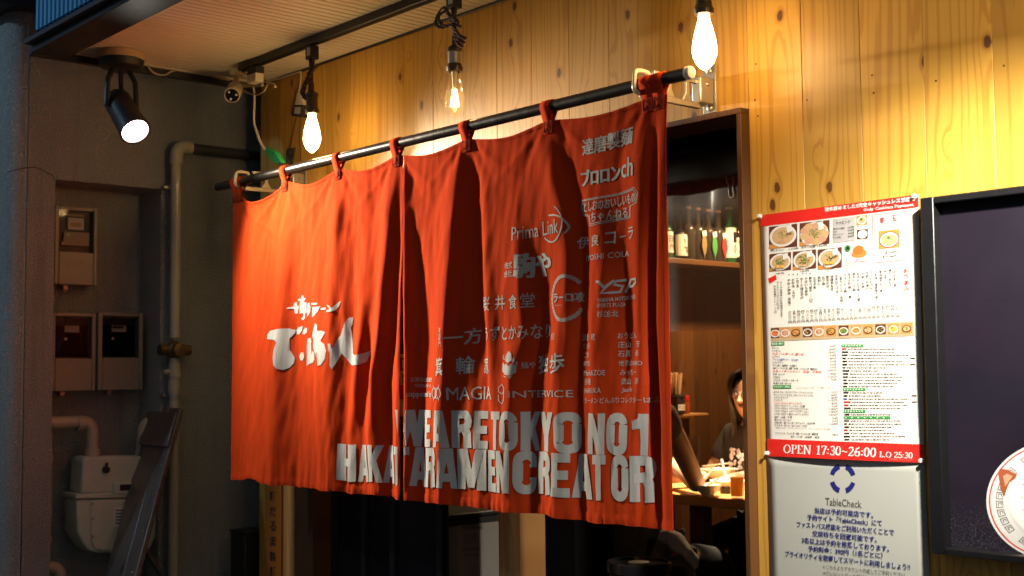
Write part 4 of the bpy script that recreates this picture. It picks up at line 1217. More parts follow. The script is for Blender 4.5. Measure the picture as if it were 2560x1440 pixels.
# hanging loops
for i, lx in enumerate(LOOPS):
    for dx in ((-.020, .020) if i in (0, 6) else (0,)):
        x = lx + dx; hw = .0195; left = x < NXS
        if i == 3: left = True
        y0 = cloth_y(min(x, NXS - .004) if left else x, NZT - .02, left) - .0022
        m_ = MB(); zb = NZT - .040
        r = .0195
        path = [V((0, y0 - .0012, zb)), V((0, y0 - .0016, NZT - .002))]
        path += [V((0, YR - r * math.cos(q), ZR + r * math.sin(q))) for q in [math.radians(a) for a in range(-10, 200, 15)]]
        path += [V((0, min(YR + .004, y0 + .006), NZT - .002)), V((0, y0 + .005, NZT - .02))]
        tw = .006 * noise.noise(V((x * 9, 1, 1)))
        L_ = []; R2 = []
        for k, p in enumerate(path):
            s_ = tw * min(1, k / 4)
            L_.append(V((x - hw + s_, p.y, p.z))); R2.append(V((x + hw + s_, p.y, p.z)))
        for k in range(len(path) - 1): m_.face([L_[k], R2[k], R2[k + 1], L_[k + 1]])
        bmesh.ops.remove_doubles(m_.bm, verts=m_.bm.verts, dist=.00001)
        o = m_.build('hanging_loop', M['noren_hem'], NRN, ang=60, recalc=False)
        so = o.modifiers.new('thickness', 'SOLIDIFY'); so.thickness = .0022; so.offset = 0
        m_ = MB(); yy = y0 - .0029; a, b, c_, d_ = x - hw + .003, x + hw - .003, zb + .003, NZT - .004
        for (p, q) in (((a, c_), (b, c_)), ((b, c_), (b, d_)), ((b, d_), (a, d_)), ((a, d_), (a, c_)), ((a, c_), (b, d_)), ((b, c_), (a, d_))):
            m_.tube([V((p[0], yy, p[1])), V((q[0], yy, q[1]))], .0007, 5)
        m_.build('box_stitch', M['thread'], o)


class ClothPrint:
    """print laid out flat on the curtain plane, cut into small cells and wrapped on the folds"""
    def __init__(s, left): s.left = left; s.bm = bmesh.new(); s.k = 0; s.lay = {}

    def P(s, x, y):
        p = PY(x, y, YR); return V((p.x, 0, p.z))

    def add(s, vs, fs, B, lv=0):
        o, e, u = B
        bv = []
        for x, y in vs:
            p = o + e * x + u * y; bv.append(s.bm.verts.new((p.x, lv * .00022, p.z)))
        for f in fs:
            try: s.bm.faces.new([bv[q] for q in f])
            except ValueError: pass

    def basis(s, xl, yl, xr, yr, h):
        a, b = s.P(xl, yl), s.P(xr, yr); up = s.P(xl, yl - h / 2) - s.P(xl, yl + h / 2)
        return a - up / 2, b - a, up

    def text(s, body, xl, yl, xr, yr, h, off=.012, lv=0):
        k = 0 if off < .02 else 2 if off < .04 else 3
        vs, fs, _ = text2d(body, min(off, .010), 2)
        for i in range(max(k, 1)):
            d = (i - (k - 1) / 2) * off * h * .75 if k else 0
            s.add(vs, fs, s.basis(xl + d, yl + (d * .3 if i % 2 else 0), xr + d, yr + (d * .3 if i % 2 else 0), h), lv + i)

    def stroke(s, pts, a, b=None, lv=0, closed=False):
        """pen stroke in pixels"""
        for q in ribbon(pts, a, a if b is None else b, closed):
            pp = [s.P(*p) for p in q]; bv = [s.bm.verts.new((p.x, lv * .00022, p.z)) for p in pp]
            try: s.bm.faces.new(bv)
            except ValueError: pass

    def poly(s, pts, lv=0):
        pp = [s.P(*p) for p in pts]
        try:
            f = s.bm.faces.new([s.bm.verts.new((p.x, lv * .00022, p.z)) for p in pp])
            bmesh.ops.triangulate(s.bm, faces=[f], ngon_method='EAR_CLIP')
        except ValueError: pass

    def letters(s, rows):
        for ch, xl, yl, xr, yr, h, lv in rows:
            B = s.basis(xl, yl, xr, yr, h)
            for k, st in enumerate(heavy(ch)):
                for j, q in enumerate(st): s.add(q, [(0, 1, 2, 3)], B, lv + k * .7 + (j % 2) * .22)

    def build(s, name, parent, x0, x1):
        bm = s.bm; st = .0125
        x = math.floor(NXL / st) * st
        xs0 = min((v.co.x for v in bm.verts), default=0); xs1 = max((v.co.x for v in bm.verts), default=0)
        zs0 = min((v.co.z for v in bm.verts), default=0); zs1 = max((v.co.z for v in bm.verts), default=0)
        x = math.ceil(xs0 / st) * st
        while x < xs1:
            bmesh.ops.bisect_plane(bm, geom=bm.verts[:] + bm.edges[:] + bm.faces[:], plane_co=(x, 0, 0), plane_no=(1, 0, 0)); x += st
        z = math.ceil(zs0 / .03) * .03
        while z < zs1:
            bmesh.ops.bisect_plane(bm, geom=bm.verts[:] + bm.edges[:] + bm.faces[:], plane_co=(0, 0, z), plane_no=(0, 0, 1)); z += .03
        bad = [v for v in bm.verts if not (x0 - .0005 <= v.co.x <= x1 + .0005)]
        bmesh.ops.delete(bm, geom=bad, context='VERTS')
        for v in bm.verts:
            lf = .0014 + v.co.y; v.co = cloth_pt(min(max(v.co.x, x0), x1), v.co.z, s.left, lf)
        bm.normal_update()
        for f in bm.faces:
            if f.normal.y > 0: f.normal_flip()
        m_ = MB(); m_.bm.free(); m_.bm = bm
        return m_.build(name, M['print'], parent, ang=170, recalc=False)


# --- left half: the brushed shop name
BZ = lambda L: [(560 + x / 2.4, 680 + y / 2.4) for x, y in L]
cp = ClothPrint(True)
for L in (
    # de
    [(286, 400), (290, 370), (306, 352), (350, 342), (395, 338), (424, 346), (420, 366), (408, 380), (380, 384), (398, 398), (376, 420), (364, 448), (358, 480), (364, 508), (384, 520), (417, 516), (412, 545), (395, 572), (370, 587), (348, 578), (337, 556), (333, 515), (338, 466), (350, 424), (340, 408), (312, 404)],
    [(426, 350), (438, 330), (468, 324), (464, 348), (446, 372), (430, 372)], [(470, 352), (484, 332), (498, 336), (496, 360), (480, 374), (466, 370)],
    # bu
    [(440, 502), (455, 480), (474, 484), (478, 508), (466, 530), (448, 528)],
    [(506, 398), (524, 392), (528, 420), (514, 446), (512, 476), (530, 500), (540, 470), (558, 486), (560, 524), (540, 544), (520, 530), (512, 552), (496, 564), (506, 530), (498, 480), (500, 440)],
    # chi
    [(540, 372), (556, 336), (566, 306), (580, 318), (582, 352), (612, 352), (632, 360), (622, 380), (584, 380), (576, 420), (604, 414), (630, 432), (640, 470), (634, 520), (612, 556), (590, 562), (606, 528), (614, 482), (604, 456), (580, 452), (558, 470), (548, 452), (556, 400), (540, 388)],
    # ya / n
    [(650, 432), (660, 428), (668, 462), (676, 440), (688, 400), (700, 380), (722, 300), (738, 272), (757, 270), (752, 310), (734, 352), (712, 420), (732, 398), (744, 402), (744, 450), (758, 490), (790, 500), (830, 488), (860, 470), (856, 496), (838, 540), (812, 556), (776, 560), (742, 556), (722, 520), (716, 470), (702, 486), (684, 540), (666, 584), (658, 560), (666, 510), (654, 470)],
    # hakata, in brush strokes
    [(388, 214), (414, 206), (420, 182), (432, 178), (432, 202), (446, 200), (444, 212), (430, 216), (434, 248), (422, 250), (418, 220), (394, 222)],
    [(442, 160), (462, 158), (464, 140), (476, 136), (476, 154), (492, 154), (490, 166), (476, 168), (480, 180), (498, 178), (496, 240), (484, 242), (482, 276), (468, 288), (456, 278), (470, 266), (470, 244), (450, 248), (452, 190), (462, 182), (460, 170), (444, 172)],
    [(504, 186), (518, 182), (514, 204), (526, 198), (520, 236), (500, 270), (508, 236), (498, 246), (500, 216)],
    # ra - me n
    [(530, 182), (578, 184), (576, 194), (532, 194)], [(540, 208), (596, 204), (584, 234), (552, 262), (536, 270), (556, 240), (566, 222), (542, 222)],
    [(598, 216), (632, 212), (630, 224), (600, 226)], [(640, 228), (662, 222), (690, 186), (706, 172), (696, 206), (676, 232), (656, 240), (636, 238)], [(640, 196), (654, 200), (668, 222), (660, 230)]):
    cp.poly(BZ(L), lv=rng.random())
cp.build('shop_name_lettering', PANEL_L, NXL, NXS - .002)

ZP = lambda x, y: (980 + x / 3.131, 980 + y / 3.131)


def row(word, top, bot, spans, lv0):
    out = []
    for ch, a, b in [(c, *s_) for c, s_ in zip(word, spans)]:
        ta, ba = top(a), bot(a); tb, bb = top(b), bot(b)
        out.append((ch, a, (ta + ba) / 2, b, (tb + bb) / 2, ba - ta, lv0))
    return out


lin = lambda x0, y0, x1, y1: (lambda x: y0 + (y1 - y0) * (x - x0) / (x1 - x0))
R1T, R1B = lin(1000, 1023, 1620, 1034), lin(1000, 1112, 1620, 1138)
R2T, R2B = lin(847, 1108, 1620, 1139), lin(850, 1197, 1620, 1253)
sp1 = [(1000, 1056), (1057, 1082), (1090, 1127), (1130, 1178), (1183, 1218), (1232, 1258), (1260, 1298), (1303, 1345), (1347, 1391), (1396, 1452), (1475, 1519), (1524, 1572), (1582, 1622)]
row1 = row('WEARETOKYONO1', R1T, R1B, sp1, 0)
sp2 = [(847, 889), (893, 922), (927, 958), (959, 986), (989, 1027), (1028, 1063), (1067, 1098), (1102, 1143), (1146, 1213), (1220, 1246), (1249, 1284), (1291, 1336), (1342, 1384), (1389, 1428), (1431, 1488), (1489, 1522), (1535, 1576), (1580, 1630)]
row2 = row('HAKATARAMENCREATOR', R2T, R2B, sp2, 3.2)
cp = ClothPrint(True); cp.letters(row1[:1] + row2[:5]); cp.build('slogan_lettering', PANEL_L, NXL, NXS - .002)
cp = ClothPrint(False); cp.letters(row1 + row2[4:]); cp.build('slogan_lettering', PANEL_R, NXS + .004, NXR)

# --- right half: supporters
cp = ClothPrint(False); T = cp.text
T('達磨製麺', 1457, 362, 1584, 332, 44, .035)
T('ブロロン', 1453, 442, 1550, 424, 42, .055); T('ch', 1554, 418, 1590, 412, 50, .03)
T('としおのおいしいもの', 1458, 516, 1597, 492, 25, .03); T('ちゃんねる', 1481, 542, 1570, 528, 25, .03)
edge = [(1455, 500), (1500, 492), (1545, 484), (1590, 473), (1601, 485), (1598, 508), (1578, 514), (1576, 540), (1540, 546), (1500, 554), (1478, 558), (1474, 536), (1458, 534), (1452, 518)]
cp.stroke(edge, 1.0, closed=True); cp.stroke([(1526 + (x - 1526) * 1.05, 515 + (y - 515) * 1.12) for x, y in edge], .8, closed=True)
T('Prima Link', 1284, 583, 1405, 564, 34, 0)
for pts, w_ in (([(1394, 516), (1404, 526), (1411, 538), (1414, 548)], 1.3), ([(1375, 539), (1395, 538), (1412, 544), (1424, 558), (1427, 570), (1420, 584)], 2.0), ([(1414, 548), (1413, 568), (1406, 588), (1394, 602), (1380, 605), (1368, 600), (1361, 594)], 1.8)):
    cp.stroke(smooth_path([V((x, y, 0)) for x, y in pts], 4) and [(p.x, p.y) for p in smooth_path([V((x, y, 0)) for x, y in pts], 4)], w_)
for ch, x0, x1, y in (('伊', 1441, 1471, 606), ('良', 1482, 1504, 601), ('コ', 1517, 1539, 595), ('ラ', 1571, 1591, 583)): T(ch, x0, y, x1, y - 3, 30, .01)
cp.stroke([(1548, 591), (1564, 588)], 1.3)
T('IYOSHI COLA', 1463, 645, 1573, 632, 14, .005)
T('駒や', 1293, 664, 1376, 660, 62, .055); T('株式', 1266, 664, 1288, 661, 17); T('会社', 1266, 685, 1288, 682, 17)
for ch, x0, x1, y in (('桜', 1204, 1230, 760), ('井', 1241, 1268, 757), ('食', 1278, 1301, 755), ('堂', 1309, 1334, 751)): T(ch, x0, y, x1, y - 2, 36, .005)
# ring with key pattern, broken on the right
mid = (1419, 745)
for k in range(26):
    a = 40 + k * 280 / 25; a2 = a + 8.4
    for (ra, rb) in ((1.0, 1.0), (.87, .87)):
        cp.stroke([(mid[0] + 40 * ra * math.cos(math.radians(q)), mid[1] - 59 * rb * math.sin(math.radians(q)) - 40 * .1 * math.cos(math.radians(q))) for q in (a, (a + a2) / 2, a2)], .85)
    for q in (a, a2):
        cp.stroke([(mid[0] + 40 * r_ * math.cos(math.radians(q)), mid[1] - 59 * r_ * math.sin(math.radians(q)) - 4 * math.cos(math.radians(q))) for r_ in (.87, 1.0)], .7)
    q = (a + a2) / 2; cp.stroke([(mid[0] + 40 * r_ * math.cos(math.radians(q)), mid[1] - 59 * r_ * math.sin(math.radians(q)) - 4 * math.cos(math.radians(q))) for r_ in (.90, .97)], 1.6)
T('ラーロ攻', 1388, 745, 1457, 741, 25, .05); T('RAMENSHOP', 1392, 764, 1414, 763, 3, 0)
# YSP in slanted strokes
for st in ([(1499, 704), (1508, 704), (1518, 718)], [(1538, 700), (1524, 714), (1512, 733), (1534, 731)], [(1566, 699), (1542, 702), (1538, 711), (1556, 715), (1550, 729), (1534, 731)], [(1562, 731), (1578, 698), (1596, 697), (1596, 706), (1586, 714), (1572, 716)]):
    cp.stroke(st, 3.4, 3.0, lv=rng.random())
T('YAMAHA MOTORCYCLE', 1503, 751, 1595, 741, 10, .012); T('SPORTS PLAZA', 1503, 764, 1561, 760, 10, .012); T('杉並北', 1503, 785, 1546, 783, 16, 0)
T('一方', 1122, 846, 1195, 837, 40, .02); T('うずとかみなり', 1211, 835, 1371, 826, 36, .008)
for k, ch in enumerate('拉麺専門'): T(ch, 1112, 824 + k * 12, 1119, 824 + k * 12, 11, .0)
cp.stroke([(1379, 835), (1392, 834), (1392, 848), (1379, 849)], .8, closed=True); T('印', 1381, 842, 1390, 841, 10, 0)
T('箕', 1101, 918, 1121, 914, 46, .015); T('輪', 1142, 914, 1182, 910, 44, .02); T('家', 1204, 914, 1226, 912, 42, .015)
# crest of leaves and a curl
for L in ([(1262, 905), (1270, 912), (1276, 908), (1284, 916), (1291, 908), (1301, 914), (1300, 930), (1290, 938), (1272, 936), (1262, 926)], [(1272, 902), (1276, 884), (1282, 877), (1290, 884), (1292, 900), (1282, 907)], [(1292, 902), (1296, 890), (1298, 902), (1294, 908)], [(1298, 908), (1304, 902), (1302, 914)],
          [(1266, 938), (1274, 940), (1280, 944), (1272, 942)], [(1284, 940), (1288, 946), (1294, 938)]): cp.poly(L, lv=rng.random())
cp.stroke(arc(1267, 892, 5, 6, -40, 250, 12), .9)
T('麺や', 1308, 913, 1332, 911, 16, 0); T('独', 1338, 912, 1371, 908, 46, .03); T('歩', 1379, 910, 1419, 905, 50, .03)
T('五周年記念暖簾', 1028, 948, 1083, 949, 11, 0); T('令和五年六月一日', 1035, 963, 1078, 964, 8, 0)
T('supported by', 1022, 986, 1084, 987, 18, .03)
cp.stroke(arc(1096, 982, 8, 13, 0, 360, 18), .9); cp.stroke(arc(1107, 982, 8, 13, 0, 360, 18), .9); cp.stroke([(1092, 964), (1102, 980), (1111, 1000)], .8); cp.stroke([(1112, 962), (1102, 982), (1092, 1000)], .8)
T('MAGIA', 1124, 984, 1237, 981, 32, 0)
cp.stroke([(1254, 968), (1263, 960), (1271, 968), (1271, 998), (1263, 1009), (1254, 1000), (1254, 986)], 1.1); cp.stroke([(1254, 968), (1254, 978), (1263, 984), (1271, 978)], 1.0)
T('INTERVICE', 1286, 985, 1433, 983, 17, 0)
for body, x0, x1, y, h in (('渡邉　暁', 1454, 1498, 843, 17), ('ぐっち', 1457, 1482, 865, 15), ('ごま', 1460, 1478, 887, 14), ('RYO', 1460, 1483, 909, 13), ('Mark&ZOE', 1460, 1520, 932, 13), ('沙樹', 1462, 1486, 954, 16), ('HARUKA', 1463, 1511, 976, 13), ('ラーメンどんぶりコレクターばぶ', 1464, 1634, 1000, 14),
                           ('おうどん', 1544, 1596, 839, 15), ('庄山　芳', 1545, 1607, 861, 16), ('石黒　恭', 1545, 1604, 884, 16), ('世界のHIRO', 1547, 1612, 908, 15), ('みっちー', 1550, 1597, 931, 14), ('武山　彦', 1552, 1605, 953, 16), ('Jack', 1554, 1584, 976, 13)):
    T(body, x0, y, x1, y - 1.5, h, 0)
cp.build('supporter_lettering', PANEL_R, NXS + .004, NXR)

# ------------------------------------------------------------------ menu poster, notice poster, pins
def curled(name, parent, P, TL, TR, BR, BL, mat, curl, n=14, thick=.0005):
    """paper sheet between four pixel corners on the wall plane, lightly waved"""
    m_ = MB(); gr = []
    for j in range(n + 1):
        r_ = []
        for i in range(n + 1):
            u, v = i / n, j / n
            p = P(*TL).lerp(P(*TR), u).lerp(P(*BL).lerp(P(*BR), u), v)
            r_.append(m_.bm.verts.new(p - V((0, curl(u, v), 0))))
        gr.append(r_)
    for j in range(n):
        for i in range(n): m_.bm.faces.new((gr[j][i], gr[j + 1][i], gr[j + 1][i + 1], gr[j][i + 1]))
    o = m_.build(name, mat, parent, ang=170, recalc=False)
    so = o.modifiers.new('thickness', 'SOLIDIFY'); so.thickness = thick; so.offset = -1
    return o


YW = -.0045
PW0 = lambda x, y: PY(x, y, YW)
lift = lambda u, v: .009 * max(0, (v - .78) / .22) ** 2 * math.sin(math.pi * min(1, max(0, u))) ** .8 + .0012 * math.sin(v * 7) * u


PW = PW0
_tl, _br = PW0(1901, 538), PW0(2311, 1157)


def paper_warp(c):
    return V((0, -lift(min(1, max(0, (c.x - _tl.x) / (_br.x - _tl.x))), min(1, max(0, (_tl.z - c.z) / (_tl.z - _br.z)))), 0))


MP = thing('menu_poster', 'white menu poster with red bands and food photos pinned to the boards', 'poster', tuple(PW(2105, 1140)))
curled('paper', MP, PW0, (1901, 538), (2296, 486), (2311, 1157), (1919, 1140), M['white'], lambda u, v: lift(u, v) - .0006, 24)
sh = Sheet(PW, (0, -1, 0), warp=paper_warp)
Z5 = lambda x, y: (1880 + x / 4, 470 + y / 4)
Z6 = lambda x, y: (1880 + x / 3.789, 800 + y / 3.789)


def q5(fn, xl, yl, xr, yr, h, m, lv): a, b = Z5(xl, yl), Z5(xr, yr); fn(a[0], a[1], b[0], b[1], h / 4, m, lv)


def t5(body, xl, yl, xr, yr, h, m=None, off=.012, lv=4): a, b = Z5(xl, yl), Z5(xr, yr); sh.text(body, a[0], a[1], b[0], b[1], h / 4, m or M['ink'], off, lv)


def t6(body, xl, yl, xr, yr, h, m=None, off=.012, lv=4): a, b = Z6(xl, yl), Z6(xr, yr); sh.text(body, a[0], a[1], b[0], b[1], h / 3.789, m or M['ink'], off, lv)


sh.poly([(1901, 538), (2296, 486), (2297, 518), (1901.5, 566.5)], M['red_print'], 1)
for i in range(24):
    for j in range(5):
        bq = lambda u, v: (1918 + 392 * u + v, 1097 + 14 * u + (43 + 3 * u) * v)
        sh.poly([bq(i / 24, j / 5), bq((i + 1) / 24, j / 5), bq((i + 1) / 24, (j + 1) / 5), bq(i / 24, (j + 1) / 5)], M['red_print'], 1)
sh.text('現金辞めました!!完全キャッシュレス対応店', 2062, 524.5, 2288, 496, 11.5, M['white_ink'], .015, 4)
sh.text('現金辞めました!!完全キャッシュレス対応店', 2062.6, 524.5, 2288.6, 496, 11.5, M['white_ink'], .015, 5)
sh.serif  # serif pen kept for the opening hours
sh.text('Only Cashless Payment.', 2159, 526, 2286, 512, 10, M['white_ink'], .01, 4)


def bowl(cx, cy, rx, ry, kind, m_s=None):
    """printed bowl of food seen from above"""
    c = Z5(cx, cy); rx, ry = rx / 4, ry / 4
    sh.ell(c[0], c[1], rx, ry, M['ph_bowl'], 2); sh.ell(c[0], c[1] + .2, rx * .82, ry * .8, m_s or M['ph_soup'], 3)
    r2 = random.Random(int(cx * 7 + cy))
    if kind == 'petal':
        for k in range(9):
            a = k * .7; sh.ell(c[0] + rx * .72 * math.cos(a), c[1] + ry * .7 * math.sin(a), rx * .32, ry * .28, M['ph_meat'] if k % 2 else M['ph_soup'], 3.4 + k * .05)
    n = {'few': 40, 'petal': 56, 'many': 90, 'egg': 40, 'half': 60, 'plain': 5}[kind]
    for k in range(n):
        a, r_ = r2.uniform(0, 6.28), r2.random() ** .6 * (.62 if kind == 'many' else .45)
        x, y = c[0] + rx * r_ * math.cos(a), c[1] + ry * r_ * math.sin(a) - ry * .05; s_ = r2.uniform(.8, 2.0)
        sh.poly([(x - s_, y), (x, y - s_ * .8), (x + s_, y + .1), (x + .1, y + s_ * .7)], M['ph_green'] if r2.random() < .8 else M['ph_dark'], 4.5 + .03 * k)
    if kind in ('few', 'egg'):
        for k in range(3): sh.line(c[0] + rx * (.25 + .1 * k), c[1] - ry * .1 + k, c[0] + rx * (.62 + .05 * k), c[1] - ry * .3 + k, 1.0, M['ph_dark'], 6 + .1 * k)
        sh.ell(c[0] - rx * .1, c[1] + ry * .5, rx * .3, ry * .14, M['ph_meat'], 6.4)
    if kind in ('egg', 'half'):
        for k in (-1, 1): sh.ell(c[0] + rx * .22 * k, c[1] + ry * .55, rx * .17, ry * .17, M['ph_yolk'], 6.8 + .1 * k)


for (xl, yl, xr, yr, h, bx, by, rx, ry, kind) in ((172, 501, 453, 470, 224, 312, 478, 135, 108, 'few'), (478, 468, 777, 437, 232, 625, 458, 142, 118, 'petal'),
                                                  (175, 750, 391, 729, 176, 285, 740, 105, 84, 'half'), (410, 730, 642, 708, 186, 525, 720, 112, 88, 'many'), (660, 717, 900, 692, 200, 780, 700, 115, 92, 'egg')):
    q5(sh.rect, xl, yl, xr, yr, h, M['ph_bg'], 1); q5(sh.rect, xl, yl + h * .40, xl + (xr - xl) * .55, yl + (yr - yl) * .55 + h * .40, h * .19, M['ph_bg2'], 1.5)
    bowl(bx, by, rx, ry, kind)
    a = Z5(bx + rx * .25, by - ry * .95); b_ = Z5(bx + rx * .55, by - ry * .45)
    sh.poly([(a[0], a[1]), (a[0] + 13, a[1] - 3.4), (b_[0] + 5, b_[1]), (b_[0] - 8, b_[1] + 5)], M['ph_bowl'], 7.5)
q5(sh.rect, 808, 432, 1030, 405, 240, M['grey_print'], 1)
t5('トッピング', 850, 350, 985, 337, 34)
for k, (n_, p_) in enumerate((('煮玉子の味玉', '150円'), ('ネギ', '150円'), ('チャーシュー', '400円'), ('干し海苔', '200円'))):
    y = 412 + 29 * k; t5(n_, 815, y, 815 + 19 * len(n_), y - 1.8 * len(n_), 20); t5(p_, 962, y - 14, 1023, y - 20, 22)
for (y, s_) in ((327, 0), (467, 1)):
    q5(sh.rect, 1046 + s_ * 6, y, 1156 + s_ * 5, y - 10, 96, M['ph_bg2'] if not s_ else M['ph_bg'], 1); c = Z5(1101 + s_ * 6, y - 4)
    sh.ell(c[0], c[1], 12, 10.5, M['ph_bowl'], 2); sh.ell(c[0], c[1], 9, 7.6, M['ph_bowl'] if s_ else M['ph_soup'], 3)
    if not s_: sh.ell(c[0] - 1, c[1] - 2.5, 3.4, 4, M['ph_green'], 4)
    t5('半替えチャーハン' if not s_ else '生ごはん', 1050 + s_ * 30, y + 62, 1150 - s_ * 20, y + 52, 14)
# red framed box
for (p, r_) in (((1206, 268), (1530, 237)), ((1216, 750), (1545, 714))): q5(sh.line, p[0], p[1], r_[0], r_[1], 5, M['red_print'], 1)
for (p, r_) in (((1206, 268), (1216, 750)), ((1530, 237), (1545, 714))):
    a, b_ = Z5(*p), Z5(*r_); sh.poly([(a[0] - .6, a[1]), (a[0] + .6, a[1]), (b_[0] + .6, b_[1]), (b_[0] - .6, b_[1])], M['red_print'], 1.3)
t5('替', 1280, 322, 1326, 318, 60, M['red_print'], .01); t5('玉', 1398, 304, 1448, 299, 60, M['red_print'], .01)
t5('スープを残してご注文ください', 1246, 366, 1472, 346, 17, M['pink_print'], 0); t5('大盛のみです', 1295, 392, 1420, 381, 17, M['pink_print'], 0)
q5(sh.rect, 1268, 522, 1480, 500, 180, M['ph_bg2'], 1); c = Z5(1375, 516)
sh.ell(c[0], c[1], 25, 20, M['ph_dark'], 2); sh.ell(c[0], c[1], 23, 18, M['ph_bowl'], 3); sh.ell(c[0], c[1] + 1, 20, 14.5, M['ph_soup'], 4); sh.ell(c[0] - 1, c[1] - 5, 4.5, 3.6, M['ph_green'], 5)
t5('一玉100円', 1296, 651, 1452, 636, 32); t5('半分 80円', 1308, 690, 1446, 677, 32)
# fried plate with green badge
c = Z5(1080, 660); sh.ell(c[0] + 4, c[1] + 2, 23, 17, M['ph_bowl'], 2); sh.ell(c[0] - 1, c[1] - 1, 19, 11, M['ph_fry'], 3); sh.ell(c[0] - 3, c[1] - 10, 14, 11.5, M['ph_orange'], 4)
c = Z5(962, 602); sh.ell(c[0], c[1], 7.6, 8.2, M['green_print'], 5, 0); t5('裏', 945, 604, 980, 600, 38, M['ink'], .015, 7)
t5('裏メニュー 鬼盛り', 940, 728, 1100, 712, 18, M['blue_ink'], .0, 6); t5('よりどりコロッケ2,000円', 940, 750, 1175, 730, 22, M['red_print'], .005, 6); t5('数量限定のため売切れの際はご容赦下さい', 942, 775, 1130, 762, 13, M['ink'], 0, 6); t5('詳しくはスタッフまで', 942, 802, 1175, 788, 13, M['ink'], 0, 6)
t5('博多ラーメン', 190, 626, 322, 616, 27); t5('1,100円', 370, 612, 466, 604, 25); t5('花びら大回転', 498, 594, 640, 582, 25); t5('1,500円', 655, 582, 755, 573, 25)
t5('全部入りラーメン', 203, 815, 378, 800, 25, None, .015, 8); t5('1,800円', 243, 856, 322, 850, 22); t5('ネギラーメン', 465, 795, 582, 784, 24, None, .015, 8); t5('1,250円', 485, 833, 575, 826, 24); t5('玉子ラーメン', 712, 776, 834, 762, 24, None, .015, 8); t5('1,250円', 735, 814, 826, 806, 24)
for (x, y) in ((1518, 800),): sh.vtext('おつまみ', *Z5(1545, 802), 14.6, M['red_print'], .012, .022); sh.vtext('（税込）', *Z5(1549, 1048), 6.8, M['red_print'], 0, .022)
dishes = [(1432, 800, 'とり皮ポン酢', '三九〇円'), (1385, 808, '博多の酢もつ', '四四〇円'), (1338, 815, '特上めんたいこ', '四六〇円'), (1292, 822, '麦味噌牛もつ煮', '五二〇円'), (1245, 822, 'がめ煮（筑前煮元祖）', '四七〇円'), (1200, 828, '冷やしトマト', '四〇〇円'), (1155, 835, 'きゅうり漬け', '三四〇円'),
          (1110, 845, '冷奴（木綿）', '三〇〇円'), (1065, 845, 'ねぎダレ冷奴（大盛）', '三四〇円'), (1022, 845, '博多のバラ串', '一八〇円'), (978, 850, '牛さがり串（一本）', '三二〇円'), (935, 858, 'ウィンナー串', '一〇〇円'), (893, 860, 'ごまカンパチ（名物）', '七〇〇円'), (850, 865, 'かまぼこバター', '四四〇円'), (803, 870, '地鶏炭火焼', '七〇〇円'),
          (760, 875, '豚足焼き', '五二〇円'), (718, 880, 'もつ鍋', '五八〇円'), (675, 880, '馬刺し', '一五四〇円'), (630, 885, 'とろろ飯', '四〇〇円'), (588, 885, '鉄なべ餃子（一口）', '四二〇円'), (545, 890, 'やまいも鉄板', '六〇〇円'), (500, 895, 'ちくわ磯辺揚げ', '四二〇円'), (458, 900, 'ニラ玉', '四四〇円'), (415, 905, 'とり天（大分）', '五二〇円'), (372, 910, 'チキン南蛮（宮崎）', '六三〇円')]
for x, y, n_, p_ in dishes:
    a = Z5(x, y); sh.vtext(n_, a[0], a[1], 7.9, M['ink'], .012)
    e_ = 1300 + (1432 - x) * .056; L = len(p_); a = Z5(x + 22 - (1432 - x) * .012, e_ - 33 * L); sh.vtext(p_, a[0], a[1], 8.2, M['ink'], .01)
for k, x in enumerate((372, 415, 458, 508, 545, 585)): sh.ell(*Z5(x, 866 - k * 2.6), 1.5, 1.5, M['blue_ink'], 3, 0, 8)
a, b_ = Z5(163, 905), Z5(240, 868); sh.poly([a, b_, Z5(248, 915), Z5(178, 955)], M['red_print'], 2)
for k, x in enumerate((300, 268, 240)): sh.vtext(('マーク混雑時にお時間頂きます', 'マークテイクアウト不可', '別途容器代一ケ一一〇円')[k], *Z5(x - 8, 935 + 40 * (k == 2)), 6.4, M['ink'], .005)
# strip of dish photographs
a = Z6(178, 72); sh.poly([Z6(178, 72), Z6(1530, 12), Z6(1534, 150), Z6(181, 202)], M['tan'], 1)
sx = [(182, 258), (275, 357), (373, 460), (482, 573), (592, 683), (703, 796), (822, 915), (940, 1032), (1053, 1145), (1168, 1268), (1290, 1393), (1412, 1518)]
pal = ['ph_orange', 'ph_meat', 'ph_fry', 'ph_dark', 'ph_meat', 'ph_fry', 'ph_green', 'ph_fry', 'ph_soup', 'ph_dark', 'ph_yolk', 'ph_soup']
for k, (x0, x1) in enumerate(sx):
    y = 132 - (x0 + x1) / 2 * .036; a, b_ = Z6(x0, y + 2), Z6(x1, y - 2)
    sh.rect(a[0], a[1], b_[0], b_[1], 25.5, M['ph_bg2'] if k % 3 else M['ph_bg'], 2)
    c = ((a[0] + b_[0]) / 2, (a[1] + b_[1]) / 2 + 1); sh.ell(c[0], c[1], 11.5, 9.5, M['ph_bowl'] if k % 3 != 2 else M['ph_dark'], 3, -.04); sh.ell(c[0], c[1] - .5, 9, 7, M[pal[k]], 4, -.04)
    r2 = random.Random(k)
    for j in range(12):
        x, yy = c[0] + r2.uniform(-7, 7), c[1] + r2.uniform(-5.5, 5); s_ = r2.uniform(.8, 2.0)
        sh.poly([(x - s_, yy), (x, yy - s_), (x + s_, yy), (x, yy + s_)], M[r2.choice(['ph_green', 'ph_meat', 'ph_fry', 'ph_soup', 'ph_dark'])], 5 + j * .05)
